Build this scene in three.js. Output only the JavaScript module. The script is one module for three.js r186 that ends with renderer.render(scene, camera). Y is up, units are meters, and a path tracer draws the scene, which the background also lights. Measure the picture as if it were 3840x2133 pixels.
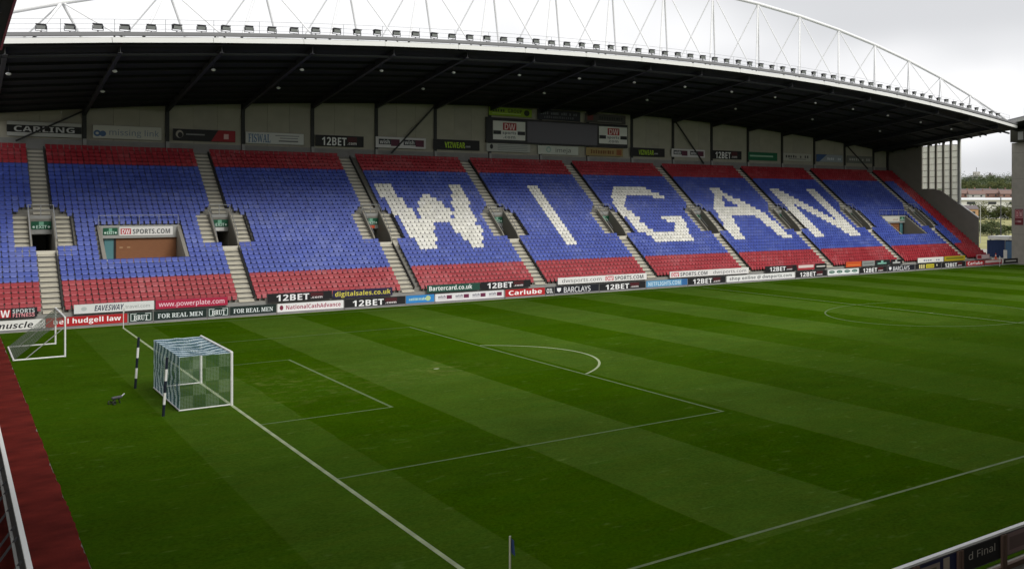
import * as THREE from 'three';
import { mergeGeometries } from 'three/addons/utils/BufferGeometryUtils.js';

// ---------------------------------------------------------------- camera, sky, sun, exposure
const scene = new THREE.Scene();
const PW = 3840, PH = 2133, F = 3657.56, U0 = 3046.34, V0 = 760.19;
const FW = 2 * U0, FH = 2 * (PH - V0);
const camera = new THREE.PerspectiveCamera(2 * Math.atan(FH / 2 / F) * 180 / Math.PI, FW / FH, 0.3, 6000);
camera.position.set(-10.005, 9.538, 56.206);
camera.rotation.set(0, -0.726, 0);
camera.setViewOffset(FW, FH, 0, FH / 2 - V0, PW, PH);
scene.add(camera);

let seedV = 12345;
function rnd() { seedV = (seedV * 1664525 + 1013904223) >>> 0; return seedV / 4294967296; }
function hash2(i, j) { let h = (i * 374761393 + j * 668265263) | 0; h = Math.imul(h ^ (h >>> 13), 1274126177); return ((h ^ (h >>> 16)) >>> 0) / 4294967296; }
function vnoise(x, y) { const i = Math.floor(x), j = Math.floor(y), a = x - i, b = y - j, s = a * a * (3 - 2 * a), t = b * b * (3 - 2 * b); return (hash2(i, j) * (1 - s) + hash2(i + 1, j) * s) * (1 - t) + (hash2(i, j + 1) * (1 - s) + hash2(i + 1, j + 1) * s) * t; }
function fbm(x, y, o = 4) { let v = 0, a = 0.5; for (let k = 0; k < o; k++) { v += a * vnoise(x, y); x = x * 2.03 + 17.1; y = y * 2.03 + 5.7; a *= 0.5; } return v / (1 - Math.pow(0.5, o)); }

const SUN = new THREE.Vector3(0.24, 0.66, 0.71).normalize();
{ // overcast sky: even white layer with drifting grey cloud, brighter round the veiled sun
  const w = 512, h = 256, data = new Float32Array(w * h * 4), d = new THREE.Vector3();
  for (let j = 0; j < h; j++) for (let i = 0; i < w; i++) {
    const th = (j + 0.5) / h * Math.PI - Math.PI / 2, ph = (i + 0.5) / w * 2 * Math.PI - Math.PI;
    d.set(Math.cos(th) * Math.cos(ph), Math.sin(th), Math.cos(th) * Math.sin(ph));
    const e = Math.max(d.y, 0), k = 1 / (e + 0.22);
    const n = fbm(d.x * k * 1.5 + 73.36, d.z * k * 1.5 + 54.12, 5), n2 = fbm(d.x * k * 0.45 + 22.01, d.z * k * 0.45 + 37.88, 3);
    let L = 0.96 + 0.12 * e;
    const cloud = THREE.MathUtils.smoothstep(n * 0.66 + n2 * 0.5, 0.42, 0.76);
    L *= 1.20 - 0.40 * cloud;
    const s = Math.max(0, d.dot(SUN)); L += 0.22 * Math.pow(s, 4);
    if (d.y < 0) L = 0.35;
    const o = (j * w + i) * 4;
    data[o] = L * (1 - 0.015 * cloud); data[o + 1] = L; data[o + 2] = L * (1.01 + 0.025 * cloud); data[o + 3] = 1;
  }
  const t = new THREE.DataTexture(data, w, h, THREE.RGBAFormat, THREE.FloatType);
  t.mapping = THREE.EquirectangularReflectionMapping; t.magFilter = THREE.LinearFilter; t.minFilter = THREE.LinearFilter; t.wrapS = THREE.RepeatWrapping; t.needsUpdate = true;
  scene.background = t; scene.environment = t;
}
const sun = new THREE.DirectionalLight(new THREE.Color(1, 0.97, 0.92), 2.5);
sun.position.copy(SUN).multiplyScalar(200).add(new THREE.Vector3(50, 0, 0)); sun.target.position.set(50, 0, 0);
sun.castShadow = true; sun.shadow.radius = 45; sun.shadow.mapSize.set(2048, 2048);
Object.assign(sun.shadow.camera, { left: -130, right: 130, top: 110, bottom: -110, near: 1, far: 500 });
scene.add(sun, sun.target);
const renderer = new THREE.WebGLRenderer({ antialias: true });
renderer.toneMapping = THREE.LinearToneMapping; renderer.toneMappingExposure = 0.92;
renderer.shadowMap.enabled = true; renderer.shadowMap.type = THREE.PCFSoftShadowMap;

// ---------------------------------------------------------------- helpers
const V = (x, y, z) => new THREE.Vector3(x, y, z);
const used = {};
function numbered(n) { if (!(n in used)) { used[n] = 0; return n; } used[n]++; return n + '_' + String(used[n]).padStart(3, '0'); }
function uvScale(g, fn) { const u = g.attributes.uv; for (let i = 0; i < u.count; i++) { const [a, b] = fn(i); u.setXY(i, u.getX(i) * a, u.getY(i) * b); } return g; }
function boxG(w, h, d) { const g = new THREE.BoxGeometry(w, h, d), s = [[d, h], [d, h], [w, d], [w, d], [w, h], [w, h]]; return uvScale(g, (i) => s[Math.floor(i / 4)]); }
function bx(x0, x1, y0, y1, z0, z1) { return boxG(x1 - x0, y1 - y0, z1 - z0).translate((x0 + x1) / 2, (y0 + y1) / 2, (z0 + z1) / 2); }
const qt = new THREE.Quaternion();
function bar(a, b, w, h = w, up = V(0, 1, 0)) { // box from a to b, w across, h high
  const d = b.clone().sub(a), L = d.length(); d.normalize(); const s = up.clone().cross(d).normalize(); if (s.lengthSq() < 0.5) s.set(1, 0, 0); const u = d.clone().cross(s);
  const m = new THREE.Matrix4().makeBasis(s, u, d); m.setPosition(a.clone().add(b).multiplyScalar(0.5));
  return boxG(w, h, L).applyMatrix4(m);
}
function tube(a, b, r, seg = 6) { const d = b.clone().sub(a), L = d.length(); const g = new THREE.CylinderGeometry(r, r, L, seg); qt.setFromUnitVectors(V(0, 1, 0), d.normalize()); return g.applyQuaternion(qt).translate((a.x + b.x) / 2, (a.y + b.y) / 2, (a.z + b.z) / 2); }
function prismX(poly, x0, x1) { // poly of [z, y], drawn out along x
  const s = new THREE.Shape(poly.map(([z, y]) => new THREE.Vector2(-z, y)));
  return new THREE.ExtrudeGeometry(s, { depth: x1 - x0, bevelEnabled: false }).rotateY(Math.PI / 2).translate(x0, 0, 0);
}
const merge = (a) => { a = a.filter(Boolean); if (a.length === 1) return a[0]; const mix = a.some((g) => !g.index); return mergeGeometries(mix ? a.map((g) => (g.index ? g.toNonIndexed() : g)) : a); };
function obj(name, geo, mat, parent = scene) {
  const m = new THREE.Mesh(Array.isArray(geo) ? merge(geo) : geo, mat); m.name = parent === scene ? numbered(name) : name;
  m.castShadow = m.receiveShadow = true; parent.add(m); return m;
}
function tag(o, label, category, group, kind) { o.userData.label = label; if (category) o.userData.category = category; if (group) o.userData.group = group; if (kind) o.userData.kind = kind; return o; }
function thing(name, label, category, pos = [0, 0, 0], turn = 0, group) { const o = new THREE.Group(); o.name = numbered(name); o.position.set(...pos); o.rotation.y = turn; scene.add(o); return tag(o, label, category, group); }
function struct(name, geo, mat, label) { const o = obj(name, geo, mat); o.userData.kind = 'structure'; o.userData.label = label; return o; }
function copyOf(o, name) { const c = o.clone(); c.name = numbered(name); scene.add(c); c.userData = { ...o.userData }; return c; }
const ONES = ['', 'first', 'second', 'third', 'fourth', 'fifth', 'sixth', 'seventh', 'eighth', 'ninth', 'tenth', 'eleventh', 'twelfth', 'thirteenth', 'fourteenth', 'fifteenth', 'sixteenth', 'seventeenth', 'eighteenth', 'nineteenth'];
const TENS = ['', '', 'twent', 'thirt', 'fort', 'fift', 'sixt', 'sevent', 'eight', 'ninet'];
function ordinal(n) { if (n < 20) return ONES[n]; const t = TENS[Math.floor(n / 10)]; return n % 10 ? t + 'y-' + ONES[n % 10] : t + 'ieth'; }

function tex(w, h, fn, srgb = true) {
  const d = new Uint8Array(w * h * 4);
  for (let j = 0; j < h; j++) for (let i = 0; i < w; i++) { const c = fn(i, j), o = (j * w + i) * 4; for (let k = 0; k < 3; k++) { let v = Math.min(1, Math.max(0, c[k])); if (srgb) v = v <= 0.0031308 ? v * 12.92 : 1.055 * Math.pow(v, 1 / 2.4) - 0.055; d[o + k] = Math.round(v * 255); } d[o + 3] = 255; }
  const t = new THREE.DataTexture(d, w, h); t.wrapS = t.wrapT = THREE.RepeatWrapping; t.magFilter = THREE.LinearFilter; t.minFilter = THREE.LinearMipmapLinearFilter; t.generateMipmaps = true; if (srgb) t.colorSpace = THREE.SRGBColorSpace; t.needsUpdate = true; return t;
}
function tileNoise(n, cells, s) { // periodic fbm in 0..1
  return (i, j) => { let v = 0, a = 0.5, c = cells; for (let o = 0; o < 4; o++) { const x = i / n * c, y = j / n * c, i0 = Math.floor(x), j0 = Math.floor(y), f = x - i0, g = y - j0, p = f * f * (3 - 2 * f), q = g * g * (3 - 2 * g), H = (a1, b1) => hash2(((a1 % c) + c) % c + s * 131 + o * 977, ((b1 % c) + c) % c + s * 71); v += a * ((H(i0, j0) * (1 - p) + H(i0 + 1, j0) * p) * (1 - q) + (H(i0, j0 + 1) * (1 - p) + H(i0 + 1, j0 + 1) * p) * q); a *= 0.5; c *= 2; } return v / 0.9375; };
}
function mottled(r, g, b, amount, metres, cells = 6, s = 1) { const f = tileNoise(256, cells, s); const t = tex(256, 256, (i, j) => { const v = 1 + amount * (f(i, j) - 0.5) * 2 + amount * 0.35 * (hash2(i + s, j) - 0.5); return [r * v, g * v, b * v]; }); t.repeat.set(1 / metres, 1 / metres); return t; }
const lin = (r, g, b) => new THREE.Color().setRGB(r, g, b);
function std(r, g, b, rough = 0.8, metal = 0, more = {}) { return new THREE.MeshStandardMaterial({ color: lin(r, g, b), roughness: rough, metalness: metal, ...more }); }
const M = {
  concrete: new THREE.MeshStandardMaterial({ map: mottled(0.30, 0.285, 0.245, 0.28, 3), roughness: 0.9 }),
  tread: new THREE.MeshStandardMaterial({ map: mottled(0.60, 0.57, 0.48, 0.18, 2, 6, 5), roughness: 0.9 }),
  nosing: std(0.62, 0.59, 0.49, 0.85),
  terrace: new THREE.MeshStandardMaterial({ map: mottled(0.25, 0.24, 0.21, 0.3, 3, 6, 9), roughness: 0.95 }),
  wall: new THREE.MeshStandardMaterial({ map: mottled(0.42, 0.395, 0.32, 0.10, 4, 4, 3), roughness: 0.7 }),
  wallLow: new THREE.MeshStandardMaterial({ map: mottled(0.27, 0.27, 0.25, 0.18, 3, 5, 4), roughness: 0.8 }),
  gable: new THREE.MeshStandardMaterial({ map: mottled(0.25, 0.235, 0.20, 0.12, 4, 4, 6), roughness: 0.75 }),
  pier: new THREE.MeshStandardMaterial({ map: mottled(0.43, 0.40, 0.35, 0.16, 4, 5, 7), roughness: 0.9 }),
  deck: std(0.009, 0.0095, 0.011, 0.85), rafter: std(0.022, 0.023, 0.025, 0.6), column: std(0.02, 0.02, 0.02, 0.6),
  pale: std(0.38, 0.38, 0.36, 0.6), white: std(0.78, 0.78, 0.75, 0.45), grey: std(0.22, 0.22, 0.22, 0.6), darkGrey: std(0.07, 0.07, 0.075, 0.6), black: std(0.012, 0.012, 0.014, 0.55),
  trussWhite: std(0.84, 0.84, 0.84, 0.45), galv: std(0.42, 0.43, 0.44, 0.45, 0.6), lampBody: std(0.035, 0.035, 0.04, 0.5), lampGlass: std(0.35, 0.36, 0.36, 0.15),
  roofTop: std(0.35, 0.36, 0.37, 0.6), gutter: std(0.20, 0.20, 0.205, 0.6),
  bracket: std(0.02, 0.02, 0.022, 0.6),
  wood: new THREE.MeshStandardMaterial({ map: tex(128, 256, (i, j) => { const v = 0.75 + 0.5 * fbm(i * 0.05, j * 0.3, 3); return [0.24 * v, 0.095 * v, 0.035 * v]; }), roughness: 0.6 }),
  aqua: std(0.10, 0.25, 0.27, 0.35), green: std(0.004, 0.10, 0.05, 0.5), redCloth: std(0.55, 0.05, 0.03, 0.7),
  redTrack: new THREE.MeshPhysicalMaterial({ map: mottled(0.11, 0.013, 0.009, 0.55, 7, 10, 11), roughness: 0.95, specularIntensity: 0.1 }),
  redFascia: std(0.36, 0.008, 0.016, 0.5), navy: std(0.008, 0.02, 0.10, 0.5), containerBlue: std(0.006, 0.03, 0.12, 0.6), steelBlue: std(0.07, 0.16, 0.30, 0.6), brownGate: std(0.22, 0.085, 0.045, 0.7),
  orange: std(0.75, 0.10, 0.03, 0.6), brick: new THREE.MeshStandardMaterial({ map: mottled(0.30, 0.17, 0.13, 0.3, 2, 6, 13), roughness: 0.9 }), slate: std(0.13, 0.11, 0.115, 0.8), render: std(0.50, 0.48, 0.44, 0.8), shed: std(0.72, 0.71, 0.67, 0.6), windowDark: std(0.03, 0.035, 0.04, 0.2),
  bark: std(0.06, 0.045, 0.035, 0.9), tan: std(0.45, 0.27, 0.14, 0.8), timber: std(0.14, 0.085, 0.06, 0.8),
};
M.wallB = new THREE.MeshStandardMaterial({ map: mottled(0.40, 0.375, 0.31, 0.12, 4, 4, 23), roughness: 0.7 });
M.glaze = new THREE.MeshPhysicalMaterial({ color: lin(0.92, 0.92, 0.87), roughness: 0.9, transmission: 0.8, thickness: 0, side: THREE.DoubleSide });

// ---------------------------------------------------------------- ground, pitch, markings
struct('ground', new THREE.PlaneGeometry(5200, 5200).rotateX(-Math.PI / 2).translate(600, -0.09, -600), new THREE.MeshStandardMaterial({ map: mottled(0.13, 0.14, 0.05, 0.35, 90, 8, 21), roughness: 1 }), 'dry green open ground reaching to the horizon');
scene.children.at(-1).geometry.attributes.uv.array.forEach((v, i, a) => { a[i] = v * 5200; });
struct('apron', bx(-40, 150, -0.4, -0.004, -75, 75), M.concrete, 'grey concrete apron round the pitch');
const STRIPE0 = 1.8, STRIPE = 5.06;
{
  const X0 = -7.2, X1 = 114, Z0 = -36.2, Z1 = 40.2, w = 2048, h = 1280;
  const t = tex(w, h, (i, j) => {
    const x = X0 + (i + 0.5) / w * (X1 - X0), z = Z1 - (j + 0.5) / h * (Z1 - Z0);
    const wob = 0.10 * (vnoise(z * 0.35, x * 0.05) - 0.5), k = Math.floor((x + wob - STRIPE0) / STRIPE);
    let light = (((k % 2) + 2) % 2) === 1 ? 1 : 0;
    if (x < STRIPE0) light = x > -2.9 ? 0.62 : 0.18;                      // run-off behind the goal line, mown once
    if (k >= 20) light = 0.3;
    const cz = Math.floor((z + 34) / 9.7) % 2 ? 0.12 : -0.10;            // second mowing, across the pitch
    if (x > STRIPE0) light = Math.min(1, Math.max(0, light * 0.86 + 0.07 + cz * (light > 0.5 ? 1 : 0.6)));
    const napFade = THREE.MathUtils.smoothstep(x + 7 * (fbm(x * 0.09, z * 0.09 + 4, 3) - 0.5), 17, 32) * THREE.MathUtils.smoothstep(z + 9 * (fbm(x * 0.12 + 30, z * 0.12, 3) - 0.5), -4, 13);   // nap sheen weakening with view angle, painted into the near side bands
    light = light * (1 - 0.78 * napFade) + 0.42 * 0.78 * napFade;
    if (z > 34.6 || z < -34.6) light = 0.3;
    const big = fbm(x * 0.11 + 3, z * 0.11 + 8, 4), mid = fbm(x * 0.7, z * 0.7 + 50, 3), fine = hash2(i, j);
    const streak = fbm(x * 1.1 + 70, z * 3.2, 3);
    let r = 0.035 + 0.028 * light, g = 0.077 + 0.034 * light, b = 0.0012 + 0.011 * light;
    const v = 0.78 + 0.30 * big + 0.22 * (mid - 0.5) + 0.34 * (fine - 0.5);
    r *= v * (0.94 + 0.25 * (streak - 0.45)); g *= v; b *= v;
    const wear = Math.exp(-(((z) / 6) ** 2)) * Math.exp(-(((x - 3.5) / 4) ** 2)) * 0.5 + Math.exp(-(((x - 11) ** 2 + z * z) / 6)) * 0.5;  // scuffed goalmouth and spot
    const sc = Math.max(0, fbm(x * 2.2, z * 2.2 + 9, 3) - 0.5) * wear * 1.6;
    r += 0.16 * sc; g += 0.13 * sc; b += 0.05 * sc;
    const div = fbm(x * 1.7 + 200, z * 4.1 + 20, 3); if (div > 0.74) { const q = (div - 0.74) * 2.0; r += 0.10 * q; g += 0.13 * q; b += 0.045 * q; }   // pale divots
    return [r, g, b];
  });
  t.wrapS = t.wrapT = THREE.ClampToEdgeWrapping;
  const bn = tileNoise(256, 32, 31); const bump = tex(256, 256, (i, j) => { const v = 0.5 * bn(i, j) + 0.5 * hash2(i, j + 9); return [v, v, v]; }, false); bump.repeat.set(100, 64);
  const g = new THREE.PlaneGeometry(X1 - X0, Z1 - Z0).rotateX(-Math.PI / 2).translate((X0 + X1) / 2, 0.012, (Z0 + Z1) / 2);
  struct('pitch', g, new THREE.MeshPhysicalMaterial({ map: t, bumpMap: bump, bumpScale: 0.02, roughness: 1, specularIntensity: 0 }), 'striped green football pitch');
}
const stripEdge = []; for (let z = -36; z <= 42; z += 0.35) stripEdge.push(new THREE.Vector2(-7.2 + 0.10 * (fbm(z * 0.8, 3.3, 3) - 0.5) + 0.05 * (hash2(Math.round(z * 20), 8) - 0.5), -z));   // grass creeps over the rim
struct('running_strip', new THREE.ExtrudeGeometry(new THREE.Shape([new THREE.Vector2(-9, -42), ...stripEdge.slice().reverse(), new THREE.Vector2(-9, 36)]), { depth: 0.022, bevelEnabled: false }).rotateX(-Math.PI / 2), M.redTrack, 'dark red strip of ground behind the goal');
{ // painted lines, each a strip of its own, 4 mm above the grass
  const root = new THREE.Group(); root.name = 'pitch_markings'; root.userData = { kind: 'structure', label: 'white painted pitch lines' }; scene.add(root);
  const paint = (k, s) => new THREE.MeshStandardMaterial({ map: mottled(0.06 + 0.36 * k, 0.11 + 0.36 * k, 0.02 + 0.27 * k, 0.25, 1.5, 6, s), roughness: 1 });
  const bold = paint(0.62, 41), mid = paint(0.20, 42), faint = paint(0.07, 43), ghost = paint(0.02, 44), y = 0.017;
  const flat = (x0, x1, z0, z1, m, n) => { const g = new THREE.PlaneGeometry(x1 - x0, z1 - z0).rotateX(-Math.PI / 2).translate((x0 + x1) / 2, y, (z0 + z1) / 2); uvScale(g, () => [x1 - x0, z1 - z0]); obj(n, g, m, root); };
  const W = 34.1, a = 0.07, H = 53.6, L = 107.4;
  flat(-a, a, -W - a, W + a, bold, 'goal_line'); flat(L - a, L + a, -W - a, W + a, mid, 'goal_line');
  flat(a, L - a, -W - a, -W + a, ghost, 'touch_line'); flat(a, L - a, W - a, W + a, mid, 'touch_line');
  flat(H - a, H + a, -W + a, W - a, mid, 'halfway_line');
  for (const s of [0, 1]) {
    const X = (v) => (s ? L - v : v), fl = (p, q, z0, z1, m, n) => flat(Math.min(X(p), X(q)), Math.max(X(p), X(q)), z0, z1, m, n);
    fl(16.5 - a, 16.5 + a, -20.16 - a, 20.16 + a, faint, 'penalty_area_line');
    fl(a, 16.5 - a, 20.16 - a, 20.16 + a, faint, 'penalty_area_line'); fl(a, 16.5 - a, -20.16 - a, -20.16 + a, ghost, 'penalty_area_line');
    fl(5.5 - a, 5.5 + a, -9.16 - a, 9.16 + a, faint, 'goal_area_line');
    fl(a, 5.5 - a, 9.16 - a, 9.16 + a, faint, 'goal_area_line'); fl(a, 5.5 - a, -9.16 - a, -9.16 + a, ghost, 'goal_area_line');
    const t0 = Math.acos(5.6 / 9.15);
    const arc = new THREE.RingGeometry(9.15 - a, 9.15 + a, 40, 1, -t0, 2 * t0).rotateX(-Math.PI / 2); if (s) arc.rotateY(Math.PI); arc.translate(X(11), y + 0.001, 0);
    obj('penalty_arc', arc, bold, root);
    obj('penalty_spot', new THREE.CircleGeometry(0.16, 16).rotateX(-Math.PI / 2).translate(X(11), y, 0), bold, root);
  }
  obj('centre_circle', new THREE.RingGeometry(9.15 - a, 9.15 + a, 96, 1).rotateX(-Math.PI / 2).translate(H, y + 0.002, 0), faint, root);
  obj('centre_spot', new THREE.CircleGeometry(0.2, 16).rotateX(-Math.PI / 2).translate(H, y + 0.003, 0), mid, root);
}

// ---------------------------------------------------------------- main grandstand
const NR = 36, DZ = 0.5735, DY = 0.3775, rowY = (r) => 1 + DY * r, rowZ = (r) => -39 - DZ * r;   // row r: tread height, front edge
const AISLE = [-3.95, 9.3, 22.95, 36.5, 50.1, 63.85, 77.75, 91.6, 105.6], XL = -8.6, XR = 111.9, WZ = -61.5;
const colX = (i) => -0.083 + 6.78 * i;
const yF = (x) => { const d = x - 50; return 24.964 + 0.006815 * d - 0.00108 * d * d - 2.98e-7 * d * d * d; };   // cambered front edge, fascia centre
const yB = (x) => { const d = x - 50; return 21.726 + 0.007677 * d - 0.001056 * d * d + 5.58e-7 * d * d * d; };  // underside at back wall
const BAYS = [{ x0: -0.15, x1: 5.75, r0: 9, r1: 16 }, { x0: 97.1, x1: 102.7, r0: 9, r1: 16 }];
function gap(r, c) { // half widths left/right of a stairway for row r
  if (r >= 12 && r <= 18) return [1.95, 1.85];
  if (r === 19) return [1.55, 1.45]; if (r === 20) return [1.1, 1.0];
  return [0.62, 0.66];
}
function clearIntervals(r, full) { // x intervals of terrace in row r, cut at portals and bays
  let iv = [[XL, XR]]; const cut = (a, b) => { const o = []; for (const [p, q] of iv) { if (b <= p || a >= q) o.push([p, q]); else { if (a > p) o.push([p, a]); if (b < q) o.push([b, q]); } } iv = o; };
  for (const c of AISLE) if (r >= 12 && r <= 18) cut(c - 0.95, c + 0.75);
  for (const b of BAYS) if (r >= b.r0 && r <= b.r1) cut(b.x0, b.x1);
  return iv;
}
const stand = thing('grandstand', 'long covered grandstand with a dark roof and tiers of seats', 'grandstand');
for (let r = 0; r < NR; r++) {
  for (const [a, b] of clearIntervals(r)) obj('terrace_step', bx(a, b, r ? rowY(r) - 0.62 : 0, rowY(r), rowZ(r + 1) - 0.08, rowZ(r)), M.terrace, stand);
}
obj('rear_walkway', bx(XL, XR, rowY(NR) - 0.6, rowY(NR), WZ, rowZ(NR)), M.terrace, stand);
obj('front_wall', bx(XL, XR, 0, 0.94, -39.12, -38.96), M.wallLow, stand);
for (let i = -1; i < 17; i++) { // wall panels bay by bay between the columns
  const a = Math.max(colX(i), XL), b = Math.min(colX(i + 1), XR + 0.1), np = i < 0 ? 4 : 3, pw = (b - a - 0.34) / np;
  for (let k = 0; k < np; k++) {
    const p = a + 0.17 + k * pw + 0.008, q = p + pw - 0.016, s = new THREE.Shape(); s.moveTo(p, 15.60); s.lineTo(q, 15.60); s.lineTo(q, yB(q) + 0.25); s.lineTo(p, yB(p) + 0.25);
    obj('back_wall_panel', new THREE.ExtrudeGeometry(s, { depth: 0.15, bevelEnabled: false }).translate(0, 0, WZ - 0.15 - 0.012 * hash2(i + 3, k)), (i * 3 + k) % 4 ? M.wall : M.wallB, stand);
  }
  obj('sill_panel', bx(a + 0.17, b - 0.17, rowY(NR) - 0.2, 15.63, WZ - 0.12, WZ + 0.06), M.wallLow, stand);
}
for (let i = 0; i < 17; i++) {
  const x = colX(i), top = yB(x) + 0.3;
  obj('column', [bx(x - 0.17, x + 0.17, 14.0, top, WZ - 0.25, WZ - 0.23), bx(x - 0.17, x + 0.17, 14.0, top, WZ + 0.12, WZ + 0.16), bx(x - 0.03, x + 0.03, 14.0, top, WZ - 0.23, WZ + 0.12)], M.column, stand);
  obj('column_casing', bx(x - 0.13, x + 0.16, 14.2, 15.75, WZ + 0.165, WZ + 0.24), M.pale, stand);
}
for (const [i, d] of [[-1, 1], [4, 1], [10, -1], [15, -1]]) { const a = d > 0 ? colX(i) + 1.6 : colX(i + 1) - 1.6, b = d > 0 ? colX(i + 1) - 0.2 : colX(i) + 0.2; obj('brace', bar(V(a, 15.3, WZ + 0.33), V(b, yB(b) - 0.25, WZ + 0.33), 0.16, 0.16), M.column, stand); }
obj('corner_post', bx(111.6, 112.02, 13.9, 18.6, WZ - 0.3, WZ + 0.2), M.column, stand); obj('outer_cladding', bx(XL, XR + 0.3, 0, 18.2, WZ - 0.75, WZ - 0.5), M.gable, stand); for (let i = -1; i < 17; i++) { const a = Math.max(colX(i), XL), b = Math.min(colX(i + 1), XR); obj('outer_cladding', bx(a, b - 0.01, 18.2, Math.min(yB(a), yB(b)) + 0.3, WZ - 0.75, WZ - 0.5), M.gable, stand); }
// roof: a thick cambered deck, rafters, purlins, edge beam, fascia and gutter
const RZF = -34.4, RXL = -7.3, RXR = 112.3;
const under = (x, z) => { const t = (z - WZ) / (RZF - WZ); return (yB(x)) * (1 - t) + (yF(x) - 0.35) * t; };
{
  const nu = 40, geo = [];
  const sheet = (off, flip) => { const g = new THREE.PlaneGeometry(1, 1, nu, 4), p = g.attributes.position, u = g.attributes.uv; for (let i = 0; i < p.count; i++) { const x = RXL + u.getX(i) * (RXR - RXL), z = RZF - 0.1 + (1 - u.getY(i)) * (WZ - 0.6 - RZF + 0.1); p.setXYZ(i, x, under(x, z) + off, z); } if (flip) { const ix = g.index.array; for (let i = 0; i < ix.length; i += 3) { const t = ix[i]; ix[i] = ix[i + 1]; ix[i + 1] = t; } } g.computeVertexNormals(); return g; };
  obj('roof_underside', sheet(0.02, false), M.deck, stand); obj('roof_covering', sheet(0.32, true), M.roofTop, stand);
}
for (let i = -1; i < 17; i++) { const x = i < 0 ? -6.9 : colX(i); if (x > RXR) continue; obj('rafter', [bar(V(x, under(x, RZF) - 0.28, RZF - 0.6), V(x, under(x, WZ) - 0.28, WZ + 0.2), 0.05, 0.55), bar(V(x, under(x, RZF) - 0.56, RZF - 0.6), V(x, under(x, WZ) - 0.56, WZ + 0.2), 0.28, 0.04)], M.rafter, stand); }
for (let k = 0; k < 9; k++) { const z = RZF - 3.0 - k * 2.85, g = []; for (let i = 0; i < 18; i++) { const a = RXL + (RXR - RXL) * i / 18, b = RXL + (RXR - RXL) * (i + 1) / 18; g.push(bar(V(a, under(a, z) - 0.09, z), V(b, under(b, z) - 0.09, z), 0.08, 0.2)); } obj('purlin', g, M.deck, stand); }
{ const z = RZF - 1.5, g = []; for (let i = 0; i < 18; i++) { const a = RXL + (RXR - RXL) * i / 18, b = RXL + (RXR - RXL) * (i + 1) / 18; g.push(tube(V(a, under(a, z) - 0.42, z), V(b, under(b, z) - 0.42, z), 0.14, 8)); } obj('edge_beam', g, M.rafter, stand); }
for (let i = 0; i < 18; i++) {
  const a = RXL + (RXR - RXL) * i / 18, b = RXL + (RXR - RXL) * (i + 1) / 18;
  obj('fascia_panel', bar(V(a, yF(a), RZF), V(b - 0.03, yF(b - 0.03), RZF), 0.14, 0.4), M.white, stand);
  obj('gutter_bracket', bx(a + 0.1, a + 0.2, yF(a) + 0.05, yF(a) + 0.36, RZF - 0.3, RZF - 0.08), M.gutter, stand);
  obj('gutter', bar(V(a, yF(a) + 0.48, RZF - 0.1), V(b, yF(b) + 0.48, RZF - 0.1), 0.42, 0.28), M.gutter, stand);
  obj('catwalk', bar(V(a, yF(a) + 0.58, RZF - 0.8), V(b, yF(b) + 0.58, RZF - 0.8), 0.9, 0.06), M.galv, stand);
}
// gable end: solid wall that follows the rake, translucent glazed screen above it
{
  const x = 112, roofAt = (z) => under(x, z) + 0.05;
  obj('gable_wall', prismX([[-41.7, 0], [-41.7, 7.15], [-45.7, 9.45], [-49.5, 11.55], [-51.2, 11.85], [-53.85, 11.85], [-53.85, roofAt(-53.85)], [-61.6, roofAt(-61.6)], [-61.6, 0]], x, x + 0.25), M.gable, stand);
  obj('wall_coping', [bar(V(x + 0.1, 7.2, -41.65), V(x + 0.1, 9.5, -45.7), 0.34, 0.1)], M.white, stand);
  const lower = (z) => (z > -49.5 ? 9.45 + (-45.7 - z) * (11.55 - 9.45) / 3.8 : 11.85), n = 5, z0 = -53.75, z1 = -45.75, w = (z1 - z0) / n;
  const scr = new THREE.Group(); scr.name = 'glazed_screen'; stand.add(scr);
  for (let i = 0; i <= n; i++) { const z = z0 + i * w; obj('mullion', bx(x - 0.06, x + 0.3, lower(z) - 0.2, roofAt(z) - 0.05, z - (i === n ? 0.12 : 0.17), z + (i === n ? 0.22 : 0.13)), i === n ? M.pale : M.gable, scr); }
  obj('end_post', bx(x + 0.02, x + 0.3, 9.2, roofAt(-45.4), -45.52, -45.38), M.white, scr);
  for (let i = 0; i < n; i++) {
    const a = z0 + i * w + 0.22, b = z0 + (i + 1) * w - 0.28, top = roofAt((a + b) / 2) - 0.15;
    for (let y = 11.85 + 1.02 * 6; y > 8.4; y -= 1.02) {
      const lo = Math.max(y, lower((a + b) / 2) + 0.02), hi = Math.min(y + 0.96, top); if (hi - lo < 0.25) continue;
      obj('pane', bx(x + 0.1, x + 0.13, lo, hi, a, b), M.glaze, scr);
    }
    for (let y = 11.85 - 3.06; y < top; y += 1.02) if (y > lower((a + b) / 2)) obj('transom', bx(x + 0.06, x + 0.17, y - 0.055, y - 0.005, a, b), M.gable, scr);
  }
}
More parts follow.
